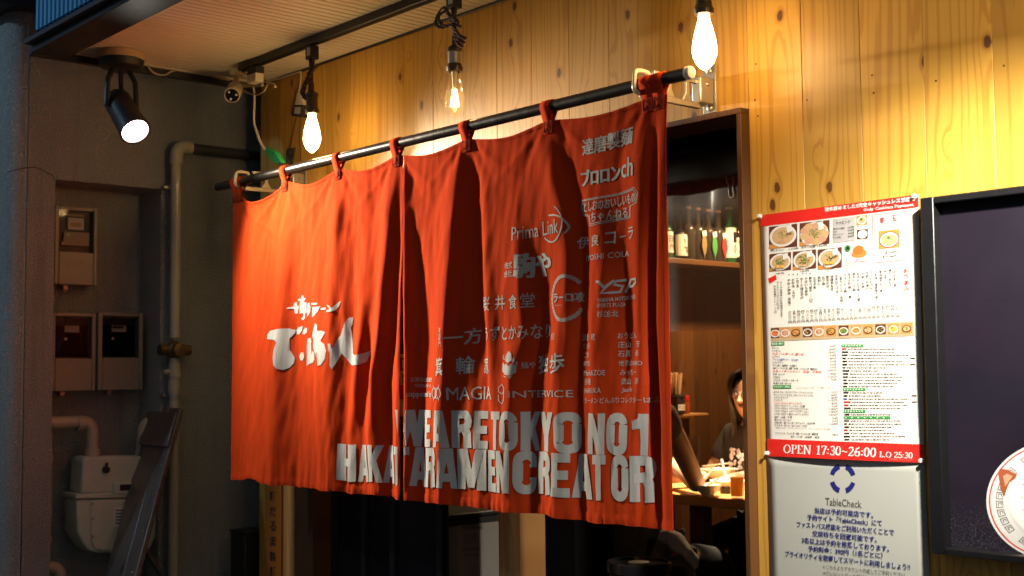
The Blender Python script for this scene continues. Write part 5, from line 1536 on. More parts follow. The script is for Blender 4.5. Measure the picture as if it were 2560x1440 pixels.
# drinks, left column
t6('', 0, 0, 1, 1, 1)
sh.rect(*Z6(184, 227), *Z6(308, 222), 9.2, M['green_print'], 2); t6('飲み物（税込）', 190, 228, 300, 223, 22, M['white_ink'])
R_, K_, BL_ = M['red_print'], M['ink'], M['blue_ink']
for y, n_, ln, c_, p_ in ((263, '生ビール', 62, K_, '720円'), (290, 'ハイボール', 78, K_, '490円'), (317, '大玉 ハイボール 濃いめ', 300, R_, '1,980円'), (345, 'しそハイ', 68, K_, '320円'), (372, 'アビスパ福岡サワー（非公認）', 245, BL_, '440円'), (400, 'レモンサワー', 100, K_, '390円'), (428, '梅干し割り（焼酎割り・お湯割り）', 230, K_, '500円'),
                          (455, 'お茶ハイ（ウーロン茶・緑茶・玄米茶・ジャスミン茶・無糖紅茶）', 420, K_, '390円'), (482, 'お茶ハイボトルセット（焼酎・お茶付）', 465, R_, '2,980円'), (512, '梅酒（ロック）', 110, K_, '440円'), (540, 'コカボム', 66, K_, '1,300円'), (567, 'コカレロ・イエガー・テキーラ', 235, K_, '720円'), (597, '他 壺のお酒（ボトル）', 170, K_, ''),
                          (680, 'ボウモア12・ラフロイグ10・アードベッグ10', 370, K_, '530円'), (707, 'グレンファークラス12・グレンフィディック12', 372, K_, '460円'), (732, 'メイカーズマーク', 132, K_, '460円'), (757, 'ブッカーズ', 80, K_, '1,180円'), (784, 'イチローズモルト ホワイトラベル', 262, R_, '860円'), (810, 'イチローズモルト リーフシリーズ3種', 290, K_, '970円'), (835, 'イチローズモルト クラシカルエディション', 326, K_, '1,280円'),
                          (860, 'イチローズモルト リミテッドエディション', 326, K_, '1,380円'), (887, 'イチローズモルト 秩父レッドワインカスク', 326, K_, '2,500円'), (917, '白州・山崎・竹鶴', 165, K_, '760円'), (943, '響ジャパニーズハーモニー', 165, K_, '970円'), (970, '山崎12年・響ブレンダーズチョイス・白州12年', 384, K_, '1,360円'), (997, 'ウイスキーボトル（ボトルキープ可）', 305, K_, ''), (1070, 'ソフトドリンク　ウーロン茶・緑茶・ジャスミン茶・無糖紅茶', 415, K_, '390円'), (1100, '温かいお茶・烏龍茶・緑茶', 430, K_, '')):
    x = 194 + (y - 263) * .035 + (150 if y == 1100 else 0); h = 21 if y < 1090 else 15
    t6(n_, x, y, x + ln * (.65 if y == 1100 else 1), y + ln * .022, h, c_)
    if p_: w_ = 13.5 * len(p_); t6(p_, 790 + (y - 263) * .04 - w_, y - 14 + (y - 263) * .035, 790 + (y - 263) * .04, y - 13 + (y - 263) * .035, 20, K_, .006)
sh.rect(*Z6(200, 633), *Z6(372, 632), 8.8, M['green_print'], 2); t6('ウイスキー（税込）', 206, 633, 362, 632, 22, M['white_ink'])
t6('※イチローズモルトは水割り・ソーダ割りもできます', 420, 642, 762, 640, 12, K_, 0); t6('角瓶 5,000円　ブラックニッカ 4,600円　イチローズモルト 13,200円', 232, 1020, 748, 1032, 13, K_, 0)
# drinks, right column: lines too small to read
r2 = random.Random(3)
y = 243; rows = 0
heads = {0: 205, 14: 210, 21: 205, 23: 440}
while y < 1135:
    x = 848 + (y - 243) * .036
    if rows in heads:
        a, b_ = Z6(x, y), Z6(x + heads[rows], y); sh.rect(*a, *b_, 6.8, M['green_print'], 2)
        for k in range(7): u = x + 10 + k * (heads[rows] - 20) / 7; sh.line(*Z6(u, y), *Z6(u + 12, y), 2.8, M['white_ink'], 3)
    else:
        col = R_ if r2.random() < .25 else (M['ink'] if r2.random() < .85 else BL_)
        u = x + r2.uniform(0, 6); e_ = u + r2.uniform(26, 70); sh.line(*Z6(u, y), *Z6(e_, y + .5), 3.4, col, 2); u = e_ + 14; end = x + r2.uniform(330, 640)
        while u < end:
            l = r2.uniform(5, 30); sh.line(*Z6(u, y + 1), *Z6(min(u + l, end), y + 1.5), r2.uniform(1.3, 2.3), M['ink_soft'], 2); u += l + r2.uniform(3, 8)
        if r2.random() < .3: sh.line(*Z6(x + 645, y), *Z6(x + 690, y), 2.4, K_, 2)
    y += 29.6; rows += 1
sh.serif('OPEN', *Z6(308, 1219), *Z6(574, 1229), 21.5, M['white_ink']); sh.serif('17:30~26:00', *Z6(622, 1229), *Z6(1190, 1254), 22.5, M['white_ink']); sh.serif('L.O', *Z6(1222, 1270), *Z6(1332, 1276), 14, M['white_ink']); sh.serif('25:30', *Z6(1358, 1276), *Z6(1528, 1283), 15, M['white_ink'])
t6('入店最終のラストは25:15', 1310, 1318, 1528, 1328, 18, M['pink_print'], 0)
sh.build('menu_print', MP)

NP = thing('notice_poster', 'pale notice poster with navy writing under the menu poster', 'poster', tuple(PW(2110, 1440)))
YN = -.0022
PN = lambda x, y: PY(x, y, YN)
curled('paper', NP, PN, (1916.5, 1128), (2311, 1146), (2338, 1740), (1936, 1740), M['paper2'], lambda u, v: .012 * (max(0, v - .25) ** 2) * (1 - u) + .0006 * math.sin(u * 9) * v, 16)
sh = Sheet(lambda x, y: PY(x, y, YN - .0008) - V((0, .012 * max(0, ((y - 1137) / 603) - .25) ** 2 * (1 - (x - 1920) / 400) + .0006 * math.sin((x - 1920) / 400 * 9) * (y - 1137) / 603, 0)), (0, -1, 0))
Z7 = lambda x, y: (1880 + x / 4, 1080 + y / 4)
t7 = lambda body, xl, yl, xr, yr, h, m=M['navy'], off=.012: (sh.text(body, *Z7(xl, yl), *Z7(xr, yr), h / 4, m, off, 2, 2), sh.text(body, *Z7(xl + 2, yl), *Z7(xr + 2, yr), h / 4, m, off, 3, 2) if m is M['navy'] else None)
for a0 in (17, 107, 197, 287):
    q = Z7(907, 465); pts_o = arc(0, 0, 33, 38, a0, a0 + 56, 8); pts_i = arc(0, 0, 22, 25, a0 + 56, a0, 8)
    sh.poly([(q[0] + x, q[1] - y + x * .03) for x, y in pts_o + pts_i], M['navy'], 1)
t7('TableCheck', 735, 692, 1096, 722, 72, M['ink_soft'], .0)
for body, x0, y0_, x1, y1_ in (('当店は予約可能店です。', 628, 782, 1212, 832), ('予約サイト「TableCheck」にて', 553, 852, 1300, 912), ('ファストパス機能をご利用いただくことで', 450, 922, 1420, 1004), ('空席待ちを回避可能です。', 608, 1012, 1248, 1076), ('3名以上は予約を推奨しております。', 500, 1080, 1372, 1168), ('予約料金：390円（1名ごとに）', 563, 1164, 1306, 1236), ('プライオリティを取得してスマートに利用しましょう!!', 333, 1216, 1582, 1352)):
    t7(body, x0, y0_, x1, y1_, 60)
t7('←こちらよりアカウント作成してご予約ください', 710, 1345, 1530, 1428, 46, M['ink_soft'], 0); t7('※クレジットカード紐付けのみとなります', 715, 1408, 1450, 1482, 46, M['ink_soft'], 0)
sh.build('notice_print', NP)


def pin(px, py, label):
    p = PY(px, py, YW - .001); t = thing('push_pin', label, 'push pin', tuple(p), 'clear push pins holding the posters')
    m_ = MB(); m_.lathe([(.0055, 0), (.006, .002), (.003, .0035), (.0028, .007), (.0055, .009), (.005, .0105), (0, .011)], p, (-.05, -1, .1), 14); m_.build('pin_head', M['led'], t)


pin(1902, 541, 'clear push pin at the upper left corner of the menu poster'); pin(2289, 491, 'clear push pin at the upper right corner of the menu poster')
pin(1920, 1133, 'clear push pin at the lower left corner of the menu poster, over the notice'); pin(2307, 1152, 'clear push pin at the lower right corner of the menu poster, in shadow')

# ------------------------------------------------------------------ black framed board with the ramen picture
DB = thing('display_board', 'black framed dark poster board with a printed bowl of white ramen', 'display board', tuple(PY(2440, 1390, 0)))
FY = -.045
bl = PY(2299, 495, FY); bi = PY(2333, 520, FY); bz1 = PY(2440, 478, FY).z; bz0 = PY(2400, 1392, FY).z; bR = bl.x + .86
iz1, iz0, ix = PY(2400, 502, FY).z, PY(2400, 1374, FY).z, bi.x
m_ = MB(); m_.box((bl.x, FY, bz0), (ix, -.001, bz1)); m_.box((ix + .0002, FY, iz1), (bR - .034, -.001, bz1)); m_.box((ix + .0002, FY, bz0), (bR - .034, -.001, iz0)); m_.box((bR - .0338, FY, bz0), (bR, -.001, bz1)); m_.build('frame', M['frameblack'], DB, bevel=.003)
m_ = MB(); m_.box((ix, -.012, iz0), (bR - .034, -.002, iz1)); m_.build('poster_panel', M['mottled'], DB)
sh = Sheet(lambda x, y: PY(x, y, -.0122), (0, -1, 0))
ec = (2648, 1252); RX, RYY = 182, 152
E_ = lambda s_, a: (ec[0] + RX * s_ * math.cos(math.radians(a)), ec[1] - RYY * s_ * math.sin(math.radians(a)))
sh.poly([E_(1, a) for a in range(0, 360, 4)], M['ph_bowl'], 1)
for k in range(90): a = k * 4; sh.poly([E_(.965, a), E_(.965, a + 4), E_(.945, a + 4), E_(.945, a)], M['red_print'], 2)
for k in range(36):
    a = k * 10
    if k % 9 in (4,): continue
    for (s0, s1, a0, a1) in ((.87, .86, 0, 8), (.78, .77, 0, 8), (.87, .77, 0, .8), (.87, .77, 7.2, 8), (.84, .83, 2, 6), (.84, .79, 2, 2.7), (.80, .79, 2, 5)): sh.poly([E_(s0, a + a0), E_(s0, a + a1), E_(s1, a + a1), E_(s1, a + a0)], M['ink_soft'], 2.4)
sh.poly([E_(.70, a) for a in range(0, 360, 4)], M['ph_bowl'], 3)
sh.poly([E_(.67, a) for a in range(0, 360, 4)], M['white_ink'], 3.5)
sl = [(2496, 1182), (2506, 1172), (2520, 1174), (2537, 1184), (2544, 1180), (2540, 1194), (2524, 1206), (2516, 1226), (2512, 1240), (2502, 1222)]
sh.poly(sl, M['chashu'], 4); sh.poly([(2508, 1190), (2518, 1184), (2532, 1190), (2524, 1202), (2514, 1216)], M['ph_meat'], 4.5)
r2 = random.Random(5)
for k in range(70):
    a, r_ = r2.uniform(90, 270), r2.uniform(.1, .6); x, y = E_(r_, a); s_ = r2.uniform(1, 3.4)
    sh.poly([(x - s_, y), (x, y - s_ * .8), (x + s_, y), (x, y + s_ * .8)], M['ph_green'] if r2.random() < .6 else M['ph_soup'], 5 + k * .02)
sh.build('bowl_print', DB)

# ------------------------------------------------------------------ things standing in the doorway
pc = PY(1105, 1288, .14)
BN = thing('grey_cabinet', 'dark grey cabinet with a printed pale side panel under the curtain', 'cabinet', (pc.x, .14, 0))
yb = PX(1247, 1276, pc.x).y; xl = PY(1020, 1275, .14).x
m_ = MB(); m_.box((xl, .14, 0), (pc.x, yb, pc.z - .02)); m_.build('carcass', M['bindark'], BN, bevel=.006)
m_ = MB(); m_.box((xl - .006, .132, pc.z - .018), (pc.x + .006, yb + .006, pc.z)); m_.build('lid', M['bindark'], BN, bevel=.006)
m_ = MB(); m_.box((pc.x + .0008, .15, .05), (pc.x + .003, yb - .004, pc.z - .045)); m_.build('side_panel', M['binface'], BN)
sh = Sheet(lambda x, y: PX(x, y, pc.x + .0032), (1, 0, 0))
sh.text('31S€1', 1160, 1342, 1197, 1341, 18, M['ink_soft'], 0, 2); sh.text('Take action', 1160, 1357, 1197, 1356, 8, M['ink_soft'], 0, 2)
for (x0, x1, y) in ((1158, 1201, 1370), (1154, 1201, 1375), (1157, 1183, 1388)): sh.line(x0, y, x1, y - 1, 2, M['ink_soft'], 2)
sh.line(1187, 1387, 1196, 1386.5, 4, M['ink_soft'], 2)
for (a, b_) in (((1149, 1313), (1207, 1312)), ((1151, 1325), (1207, 1322))): sh.line(*a, *b_, 1.6, M['ink_soft'], 2)
for x in range(1154, 1204, 6): sh.line(x, 1318.5, x + 4, 1318, 5, M['ink_soft'], 2)
sh.build('panel_print', BN)
p = PY(1394, 1440, .55); q = PY(1350, 1440, .55); q2 = PY(1440, 1440, .55)
m_ = MB(); m_.box((q.x, .55, 0), (q2.x, .75, 1.0)); m_.box((q.x - .01, .54, 1.0), (q2.x + .01, .76, 1.02)); tag(m_.build('low_cupboard', M['void'], None, bevel=.004), 'plain black cupboard just inside the door behind the timber post', 'cupboard')
# black drum shaped bin with a recessed lid
Yd = .42; c = PY(1597, 1402, Yd); rr = (PY(1680, 1402, Yd).x - PY(1515, 1402, Yd).x) * .36
DR = thing('drum_bin', 'round black bin with a rimmed lid standing inside the doorway', 'bin', (c.x, c.y, 0))
m_ = MB(); m_.lathe([(0, .0), (rr * .86, 0), (rr * .92, c.z - .04), (0, c.z - .04)], (c.x, c.y, 0), seg=40); m_.build('drum_body', M['black'], DR)
m_ = MB(); m_.lathe([(rr * .92, -.04), (rr, -.034), (rr, -.004), (rr * .97, 0), (rr * .90, -.001), (rr * .86, -.010), (0, -.010)], (c.x, c.y, c.z), seg=48); m_.build('lid', M['blackgloss'], DR)
m_ = MB(); m_.lathe([(rr * .34, -.0095), (rr * .33, -.003), (rr * .28, -.002), (0, -.003)], (c.x, c.y, c.z), seg=32); m_.build('lid_plate', M['ink_soft'], DR)
m_ = MB()
for k in range(9):
    a0 = math.radians(-100 + k * 7); a1 = a0 + math.radians(7); r_ = rr * .905
    m_.face([V((c.x + r_ * math.cos(a), c.y + r_ * math.sin(a), z)) for a, z in ((a0, c.z - .10), (a1, c.z - .10), (a1, c.z - .05), (a0, c.z - .05))])
m_.build('sticker', M['grey_print'], DR, recalc=False)

# ------------------------------------------------------------------ table and what stands on it
ZT = .765; TY0 = 1.42
TB = thing('dining_table', 'thick wooden dining table against the wall, brightly lit', 'table', (-3.85, 1.75, 0))
m_ = MB(); m_.box((WX + .004, TY0, ZT - .045), (-3.05, 2.12, ZT)); m_.build('table_top', M['table'], TB, bevel=.006)
for (x, y) in ((-4.32, TY0 + .05), (-3.12, TY0 + .05), (-4.32, 2.04), (-3.12, 2.04), (PY(1745, 1330, TY0 + .08).x, TY0 + .1)):
    m_ = MB(); m_.box((x - .04, y - .03, 0), (x + .04, y + .03, ZT - .0455)); m_.build('leg', M['frame'], TB, bevel=.004)


def dish(px, py, r, h, label, name='bowl', group='white bowls on the table'):
    b = PZ(px, py, ZT); t = thing(name, label, name, (b.x, b.y, ZT), group)
    m_ = MB(); m_.lathe([(r * .45, 0), (r * .48, .008), (r * .78, h * .5), (r, h), (r * .96, h), (r * .72, h * .52), (r * .40, .014), (0, .012)], (b.x, b.y, ZT), seg=32); m_.build('bowl_body', M['china'], t)
    m_ = MB(); m_.lathe([(r * .84, h * .72), (0, h * .74)], (b.x, b.y, ZT), seg=32); m_.build('soup', M['ph_soup'], t)
    return b


s1 = dish(1769, 1240, .058, .048, 'small white bowl at the table edge beside the elbow')
s2 = dish(1800, 1203, .095, .060, 'largest white bowl, farthest back on the table')
s3 = dish(1822, 1223, .085, .040, 'shallow white bowl behind the tall glass')
dish(1706, 1190, .08, .05, 'white bowl half hidden by the red curtain edge')


def spoon(a, b_, label):
    t = thing('soup_spoon', label, 'spoon', tuple(a), 'white spoons in the bowls'); m_ = MB()
    m_.tube([a, a.lerp(b_, .5) + V((0, 0, -.004)), b_], [.006, .005, .009], 10); m_.ball(b_ + (b_ - a).normalized() * .018, (.024, .017, .007), u=14, v=8, rot=(b_ - a).to_track_quat('X', 'Z').to_matrix()); m_.build('spoon_body', M['china'], t)


spoon(s3 + V((-.055, .02, .13)), s3 + V((-.01, 0, .042)), 'white spoon leaning up from the shallow bowl')
spoon(s1 + V((-.05, .10, .10)), s1 + V((-.10, .06, .04)), 'white spoon handle rising behind the bent elbow')
spoon(s1 + V((.035, .03, .075)), s1 + V((-.005, .0, .046)), 'broad white spoon lying across the small bowl')
m_ = MB()
for k in (-1, 1): m_.tube([s2 + V((-.10, .01 * k, .068)), s2 + V((.05, .02 + .012 * k, .088))], .0032, 6)
tag(m_.build('chopsticks', M['chop'], None), 'pair of wooden chopsticks resting across the largest bowl', 'chopsticks')
gb = PZ(1843, 1246, ZT)
GL = thing('drinking_glass', 'tall glass of iced amber drink at the table edge by the door frame', 'glass', (gb.x, gb.y, ZT), None)
m_ = MB(); m_.lathe([(0, .004), (.027, .0), (.030, .08), (.033, .155), (.0315, .155), (.029, .085), (.0255, .008), (0, .010)], (gb.x, gb.y, ZT), seg=28); m_.build('glass_wall', M['drink'], GL)
m_ = MB(); m_.lathe([(0, .011), (.0248, .011), (.0282, .08), (.0284, .088), (0, .089)], (gb.x, gb.y, ZT), seg=28); m_.build('amber_drink', M['amber'], GL)
for k in range(4): m_ = MB(); o_ = V((gb.x + .012 * math.cos(k * 2), gb.y + .012 * math.sin(k * 2), ZT + .096 + .008 * k)); m_.box(o_ - V((.009, .009, .009)), o_ + V((.009, .009, .009))); m_.build('ice_cube', M['drink'], GL)
ab = PZ(1819, 1233, ZT); m_ = MB(); m_.lathe([(0, 0), (.032, 0), (.035, .026), (.030, .026), (.027, .010), (0, .008)], ab, seg=24); tag(m_.build('ashtray', M['blackgloss'], None), 'small black ashtray between the shallow bowl and the glass', 'ashtray')
wb = PZ(1728, 1180, ZT)
WJ = thing('water_pitcher', 'clear water pitcher with a red mark behind the arm', 'pitcher', (wb.x, wb.y, ZT))
m_ = MB(); m_.lathe([(0, .004), (.045, 0), (.048, .12), (.044, .19), (.042, .19), (.045, .12), (.042, .01), (0, .012)], wb, seg=28); m_.build('pitcher_body', M['pitcher'], WJ)
m_ = MB(); m_.box(wb + V((.0, -.0505, .12)), wb + V((.030, -.0495, .15))); m_.build('red_mark', M['pink_print'], WJ)

# ------------------------------------------------------------------ wall shelf with condiments
sa, sb = PX(1640, 1034, WX + .05), PX(1741, 1032, WX + .05)
WS = thing('wall_shelf', 'small slatted wooden shelf holding chopsticks and condiments', 'shelf', (WX, (sa.y + sb.y) / 2, sb.z))
SZ = sb.z
for k, x in enumerate((WX + .012, WX + .052, WX + .092)):
    m_ = MB(); m_.box((x, sa.y - .25, SZ - .012), (x + .034, sb.y + .003 * k, SZ)); m_.build('slat', M['post'], WS, bevel=.002)
m_ = MB(); m_.box((WX + .001, sb.y - .04, SZ - .026), (WX + .06, sb.y - .025, SZ - .0125)); m_.build('shelf_bracket', M['post'], WS)
hb = PX(1688, 1028, WX + .065); hb.z = SZ
CH = thing('chopstick_holder', 'black holder packed with wooden chopsticks on the wall shelf', 'chopstick holder', tuple(hb))
m_ = MB(); m_.lathe([(0, .002), (.032, 0), (.036, .10), (.033, .10), (.030, .008), (0, .008)], hb, seg=24); m_.build('cup', M['black'], CH)
m_ = MB(); r2 = random.Random(2)
for k in range(46):
    a, r_ = r2.uniform(0, 6.28), r2.random() ** .5; m_.tube([hb + V((.020 * r_ * math.cos(a), .020 * r_ * math.sin(a), .02)), hb + V((.042 * r_ * math.cos(a), .042 * r_ * math.sin(a), .205 + r2.uniform(-.006, .01)))], .0032, 5)
m_.build('chopstick_bundle', M['chop'], CH)
jb = PX(1690, 1028, WX + .095); jb.z = SZ
JR = thing('sesame_jar', 'dark square jar with a white handwritten sesame label on the wall shelf', 'jar', tuple(jb))
m_ = MB(); m_.box(jb + V((-.0, -.040, .001)), jb + V((.045, .022, .085))); m_.build('jar_body', M['jar'], JR, bevel=.005)
m_ = MB(); m_.box(jb + V((.0455, -.034, .02)), jb + V((.0462, .018, .05))); lb = m_.build('jar_label', M['white'], JR)
sh = Sheet(lambda x, y: PX(x, y, jb.x + .0464), (1, 0, 0)); c0 = jb + V((.0464, -.032, .035)); c1 = jb + V((.0464, .016, .035))
vs, fs, _ = text2d('すりごま', .01, 1); sh.tris(vs, fs, (c0 - V((0, 0, .009)), c1 - c0, V((0, 0, .018))), M['ink'], 1); sh.build('label_writing', lb)
m_ = MB(); m_.box(jb + V((-.002, -.042, .0855)), jb + V((.047, .024, .096))); m_.build('jar_lid', M['jar'], JR, bevel=.003)
rb = PX(1714, 1028, WX + .10); rb.z = SZ
RJ = thing('chilli_jar', 'small red capped chilli jar beside the sesame jar', 'jar', tuple(rb))
m_ = MB(); m_.lathe([(0, 0), (.022, 0), (.023, .055), (.018, .064), (0, .064)], rb, seg=22); m_.build('jar_body', M['sauce'], RJ)
m_ = MB(); m_.lathe([(0, .0645), (.020, .0645), (.021, .088), (.018, .094), (0, .095)], rb, seg=22); m_.build('cap', M['redcap'], RJ)

# ------------------------------------------------------------------ bottle shelf and hanging vinyl sheet
BS = WX + .11
zs_ = PX(1760, 656, BS).z
SHF = thing('bottle_shelf', 'long wooden shelf carrying liquor bottles on the side wall', 'shelf', (WX, 2.3, zs_ - .03))
m_ = MB(); m_.box((WX + .001, 1.2, zs_ - .028), (WX + .20, 3.22, zs_)); m_.build('shelf_board', M['frame'], SHF, bevel=.003)
m_ = MB(); m_.box((WX + .001, 1.2, zs_ - .075), (WX + .03, 3.22, zs_ - .0285)); m_.build('support_rail', M['inner'], SHF)


def bottle(px, top, r, mat, label, neck=.32, cork=False, lab=None, text='', leaf=None, depth=BS, cap=None):
    p = PX(px, 653, depth); p.z = zs_; h = PX(px, top, depth).z - zs_
    t = thing('liquor_bottle', label, 'bottle', tuple(p), 'liquor bottles on the shelf')
    hs = h * (1 - neck)
    m_ = MB(); m_.lathe([(0, 0), (r * .96, 0), (r, .006), (r, hs * .82), (r * .8, hs * .93), (r * .42, hs), (r * .36, h * .93), (r * .4, h * .935), (r * .4, h * .955), (0, h * .955)], p, seg=22); m_.build('bottle_glass', M[mat], t)
    m_ = MB(); m_.lathe([(0, h * .9555), (r * .5, h * .9555), (r * .5, h), (0, h)], p, seg=16); m_.build('stopper', M['cork' if cork else (cap or mat)], t)
    if lab:
        m_ = MB(); n = 8
        for k in range(n):
            a0, a1 = math.radians(-75 + 150 * k / n), math.radians(-75 + 150 * (k + 1) / n); R2 = r + .0012
            m_.face([p + V((R2 * math.cos(a), R2 * math.sin(a), z)) for a, z in ((a0, hs * lab[0]), (a1, hs * lab[0]), (a1, hs * lab[1]), (a0, hs * lab[1]))])
        lo = m_.build('label_paper', M['label'], t, recalc=False)
        if text:
            s_ = Sheet(lambda x, y: V((0, 0, 0)), (1, 0, 0)); zc = hs * (lab[0] + lab[1]) / 2; sz = hs * (lab[1] - lab[0]) * .36
            for k, ch in enumerate(text):
                vs, fs, _ = text2d(ch, .015, 1); s_.tris(vs, fs, (p + V((r + .0016, -.012, zc + (len(text) / 2 - 1 - k) * sz * 1.1)), V((0, .026, 0)), V((0, 0, sz))), M['ink'], 1)
            s_.build('label_writing', lo)
    if leaf:
        m_ = MB(); c_ = p + V((r + .006, .0, h * .30)); m_.slab([c_ + V((0, a * .022, b_ * .055)) for a, b_ in ((0, 1.0), (.7, .62), (.95, 0), (.6, -.6), (.12, -1), (0, -1.4), (-.12, -1), (-.6, -.6), (-.95, 0), (-.7, .62))], (.003, 0, 0)); m_.build('leaf_tag', M[leaf], t)
        m_ = MB(); m_.slab([c_ + V((.001, -.016, .07)), c_ + V((.001, .014, .078)), c_ + V((.001, .018, .05)), c_ + V((.001, -.012, .042))], (.0015, 0, 0)); m_.build('price_tag', M['white'], t)


bottle(1664, 520, .040, 'b_green', 'green whisky bottle with a white label at the curtain edge', lab=(.18, .78), text='白州')
bottle(1699, 538, .040, 'b_dark', 'dark whisky bottle with a tall cream label', lab=(.14, .82), text='竹鶴')
bottle(1721, 517, .039, 'b_clear', 'smoky glass bottle with a cork, right of the tall cream label', cork=True)
bottle(1745, 520, .039, 'b_clear', 'corked bottle with a brown leaf tag', cork=True, leaf='leaf_b')
bottle(1771, 524, .039, 'b_clear', 'corked bottle with a green leaf tag', cork=True, leaf='leaf_g')
bottle(1796, 527, .039, 'b_clear', 'corked bottle with a red leaf tag', cork=True, leaf='leaf_r')
bottle(1824, 518, .038, 'b_green', 'tall green bottle with a pale label, second from the right', lab=(.16, .92), text='10', cap='label')
bottle(1846, 523, .038, 'b_dark', 'dark bottle half hidden by the door frame', lab=(.2, .7))
for k, (px, tp) in enumerate(((1672, 500), (1690, 508), (1710, 525), (1733, 505), (1758, 515), (1784, 512), (1810, 528))):
    bottle(px, tp, .036, ('b_dark', 'b_clear', 'b_dark')[k % 3], 'dark bottle in the back row %s' % ('peeking over the white labelled bottle', 'behind the tall cream label', 'between the cream label and the first cork', 'behind the brown leaf tag', 'between the brown and green leaf tags', 'between the green and red leaf tags', 'left of the tall green bottle')[k], depth=WX + .04)
vz1, vz0 = PY(1842, 433, .125).z, 1.42
VN = thing('vinyl_sheet', 'clear vinyl sheet hanging in the top of the doorway before the bottles', 'vinyl sheet', (-2.6, .17, vz1))
m_ = MB(); gr = []
for j in range(7):
    gr.append([m_.bm.verts.new((-3.3 + 1.13 * i / 40, .17 + .006 * math.sin(i * .7 + j * .3) + .003 * math.sin(i * 1.9), vz1 + .02 + (vz0 - vz1 - .02) * j / 6)) for i in range(41)])
for j in range(6):
    for i in range(40): m_.bm.faces.new((gr[j][i], gr[j + 1][i], gr[j + 1][i + 1], gr[j][i + 1]))
m_.build('sheet', M['vinyl'], VN, ang=170)
m_ = MB(); a, b_ = PY(1818, 436, .165), PY(1834, 434, .165); m_.tube([PY(1815, 432, .165), PY(1817, 455, .165), PY(1821, 462, .165), PY(1822, 484, .165), PY(1825, 494, .165), PY(1834, 490, .165), PY(1832, 470, .165), PY(1833, 432, .165)], .0016, 6, sub=3); m_.build('hanging_clip', M['led'], VN)

# ------------------------------------------------------------------ interior lamps
def shade_lamp(loc, label, e, size, col):
    t = thing('ceiling_lamp', label, 'ceiling lamp', loc, 'ceiling lamps over the tables'); L = V(loc)
    m_ = MB(); m_.lathe([(.020, .10), (.03, .09), (.075, .0), (.073, .0), (.028, .086), (0, .088)], L, seg=24); m_.build('lamp_shade', M['black'], t)
    m_ = MB(); m_.tube([L + V((0, 0, .09)), V((L.x, L.y, 2.45))], .004, 6); m_.build('cord', M['rubber'], t)
    m_ = MB(); m_.lathe([(0, .03), (.03, .035), (.03, .05), (0, .06)], L, seg=16); m_.build('bulb', M['bulb_on'], t)
    spot('beam', L + V((0, 0, .02)), (0, 0, -1), col, e, size, .5, .03, t)


shade_lamp((-3.62, 1.82, 2.30), 'black shaded lamp hanging over the dining table', 760, 38, (1, .80, .52))
shade_lamp((-3.86, 2.36, 2.37), 'added unseen lamp with a black shade, brightening the bottle shelf', 150, 130, (1, .68, .36))  # fill lamp added out of view to brighten the bottles and the room

# ------------------------------------------------------------------ people
def skin_mesh(name, joints, edges, root, mat, parent, sub=2):
    """continuous surface grown on a skeleton: joints = {name: (point, radius or (rx, ry))}"""
    names = list(joints); o0 = parent.location
    me = bpy.data.meshes.new(name); me.from_pydata([V(joints[n][0]) - o0 for n in names], [(names.index(a), names.index(b)) for a, b in edges], [])
    o = bpy.data.objects.new(name, me); COL.objects.link(o); o.parent = parent
    o.modifiers.new('skin', 'SKIN')
    for i, n in enumerate(names):
        r = joints[n][1]; sv = me.skin_vertices[0].data[i]; sv.radius = r if isinstance(r, tuple) else (r, r); sv.use_root = (n == root)
    o.modifiers['skin'].use_smooth_shade = True
    s = o.modifiers.new('sub', 'SUBSURF'); s.levels = s.render_levels = sub
    me.materials.append(mat); return o


def chain(J, E, pts):
    """add named points in sequence"""
    prev = None
    for n, p, r in pts:
        if n not in J: J[n] = (V(p), r)
        if prev: E.append((prev, n))
        prev = n


def hand(J, E, wrist, d, up, side, tag_, curl=.5):
    d = V(d).normalized(); up = V(up); up = (up - d * up.dot(d)).normalized(); w = d.cross(up) * side
    base = V(J[wrist][0])
    J[tag_ + 'palm'] = (base + d * .045, (.030, .016)); E.append((wrist, tag_ + 'palm'))
    for k, (off, L) in enumerate(((-.024, .062), (-.008, .072), (.008, .068), (.024, .052))):
        a = base + d * .085 + w * off; c1 = a + (d * math.cos(curl * .6) - up * math.sin(curl * .6)) * L * .5; c2 = c1 + (d * math.cos(curl * 1.5) - up * math.sin(curl * 1.5)) * L * .5
        for n, p, r, pr in ((f'{tag_}f{k}a', a, .0095, tag_ + 'palm'), (f'{tag_}f{k}b', c1, .0085, f'{tag_}f{k}a'), (f'{tag_}f{k}c', c2, .0068, f'{tag_}f{k}b')): J[n] = (p, r); E.append((pr, n))
    a = base + d * .03 - w * .030; b = a + d * .035 - w * .012 - up * .008; c = b + d * .025 - up * .01
    for n, p, r, pr in ((tag_ + 't0', a, .012, tag_ + 'palm'), (tag_ + 't1', b, .010, tag_ + 't0'), (tag_ + 't2', c, .008, tag_ + 't1')): J[n] = (p, r); E.append((pr, n))


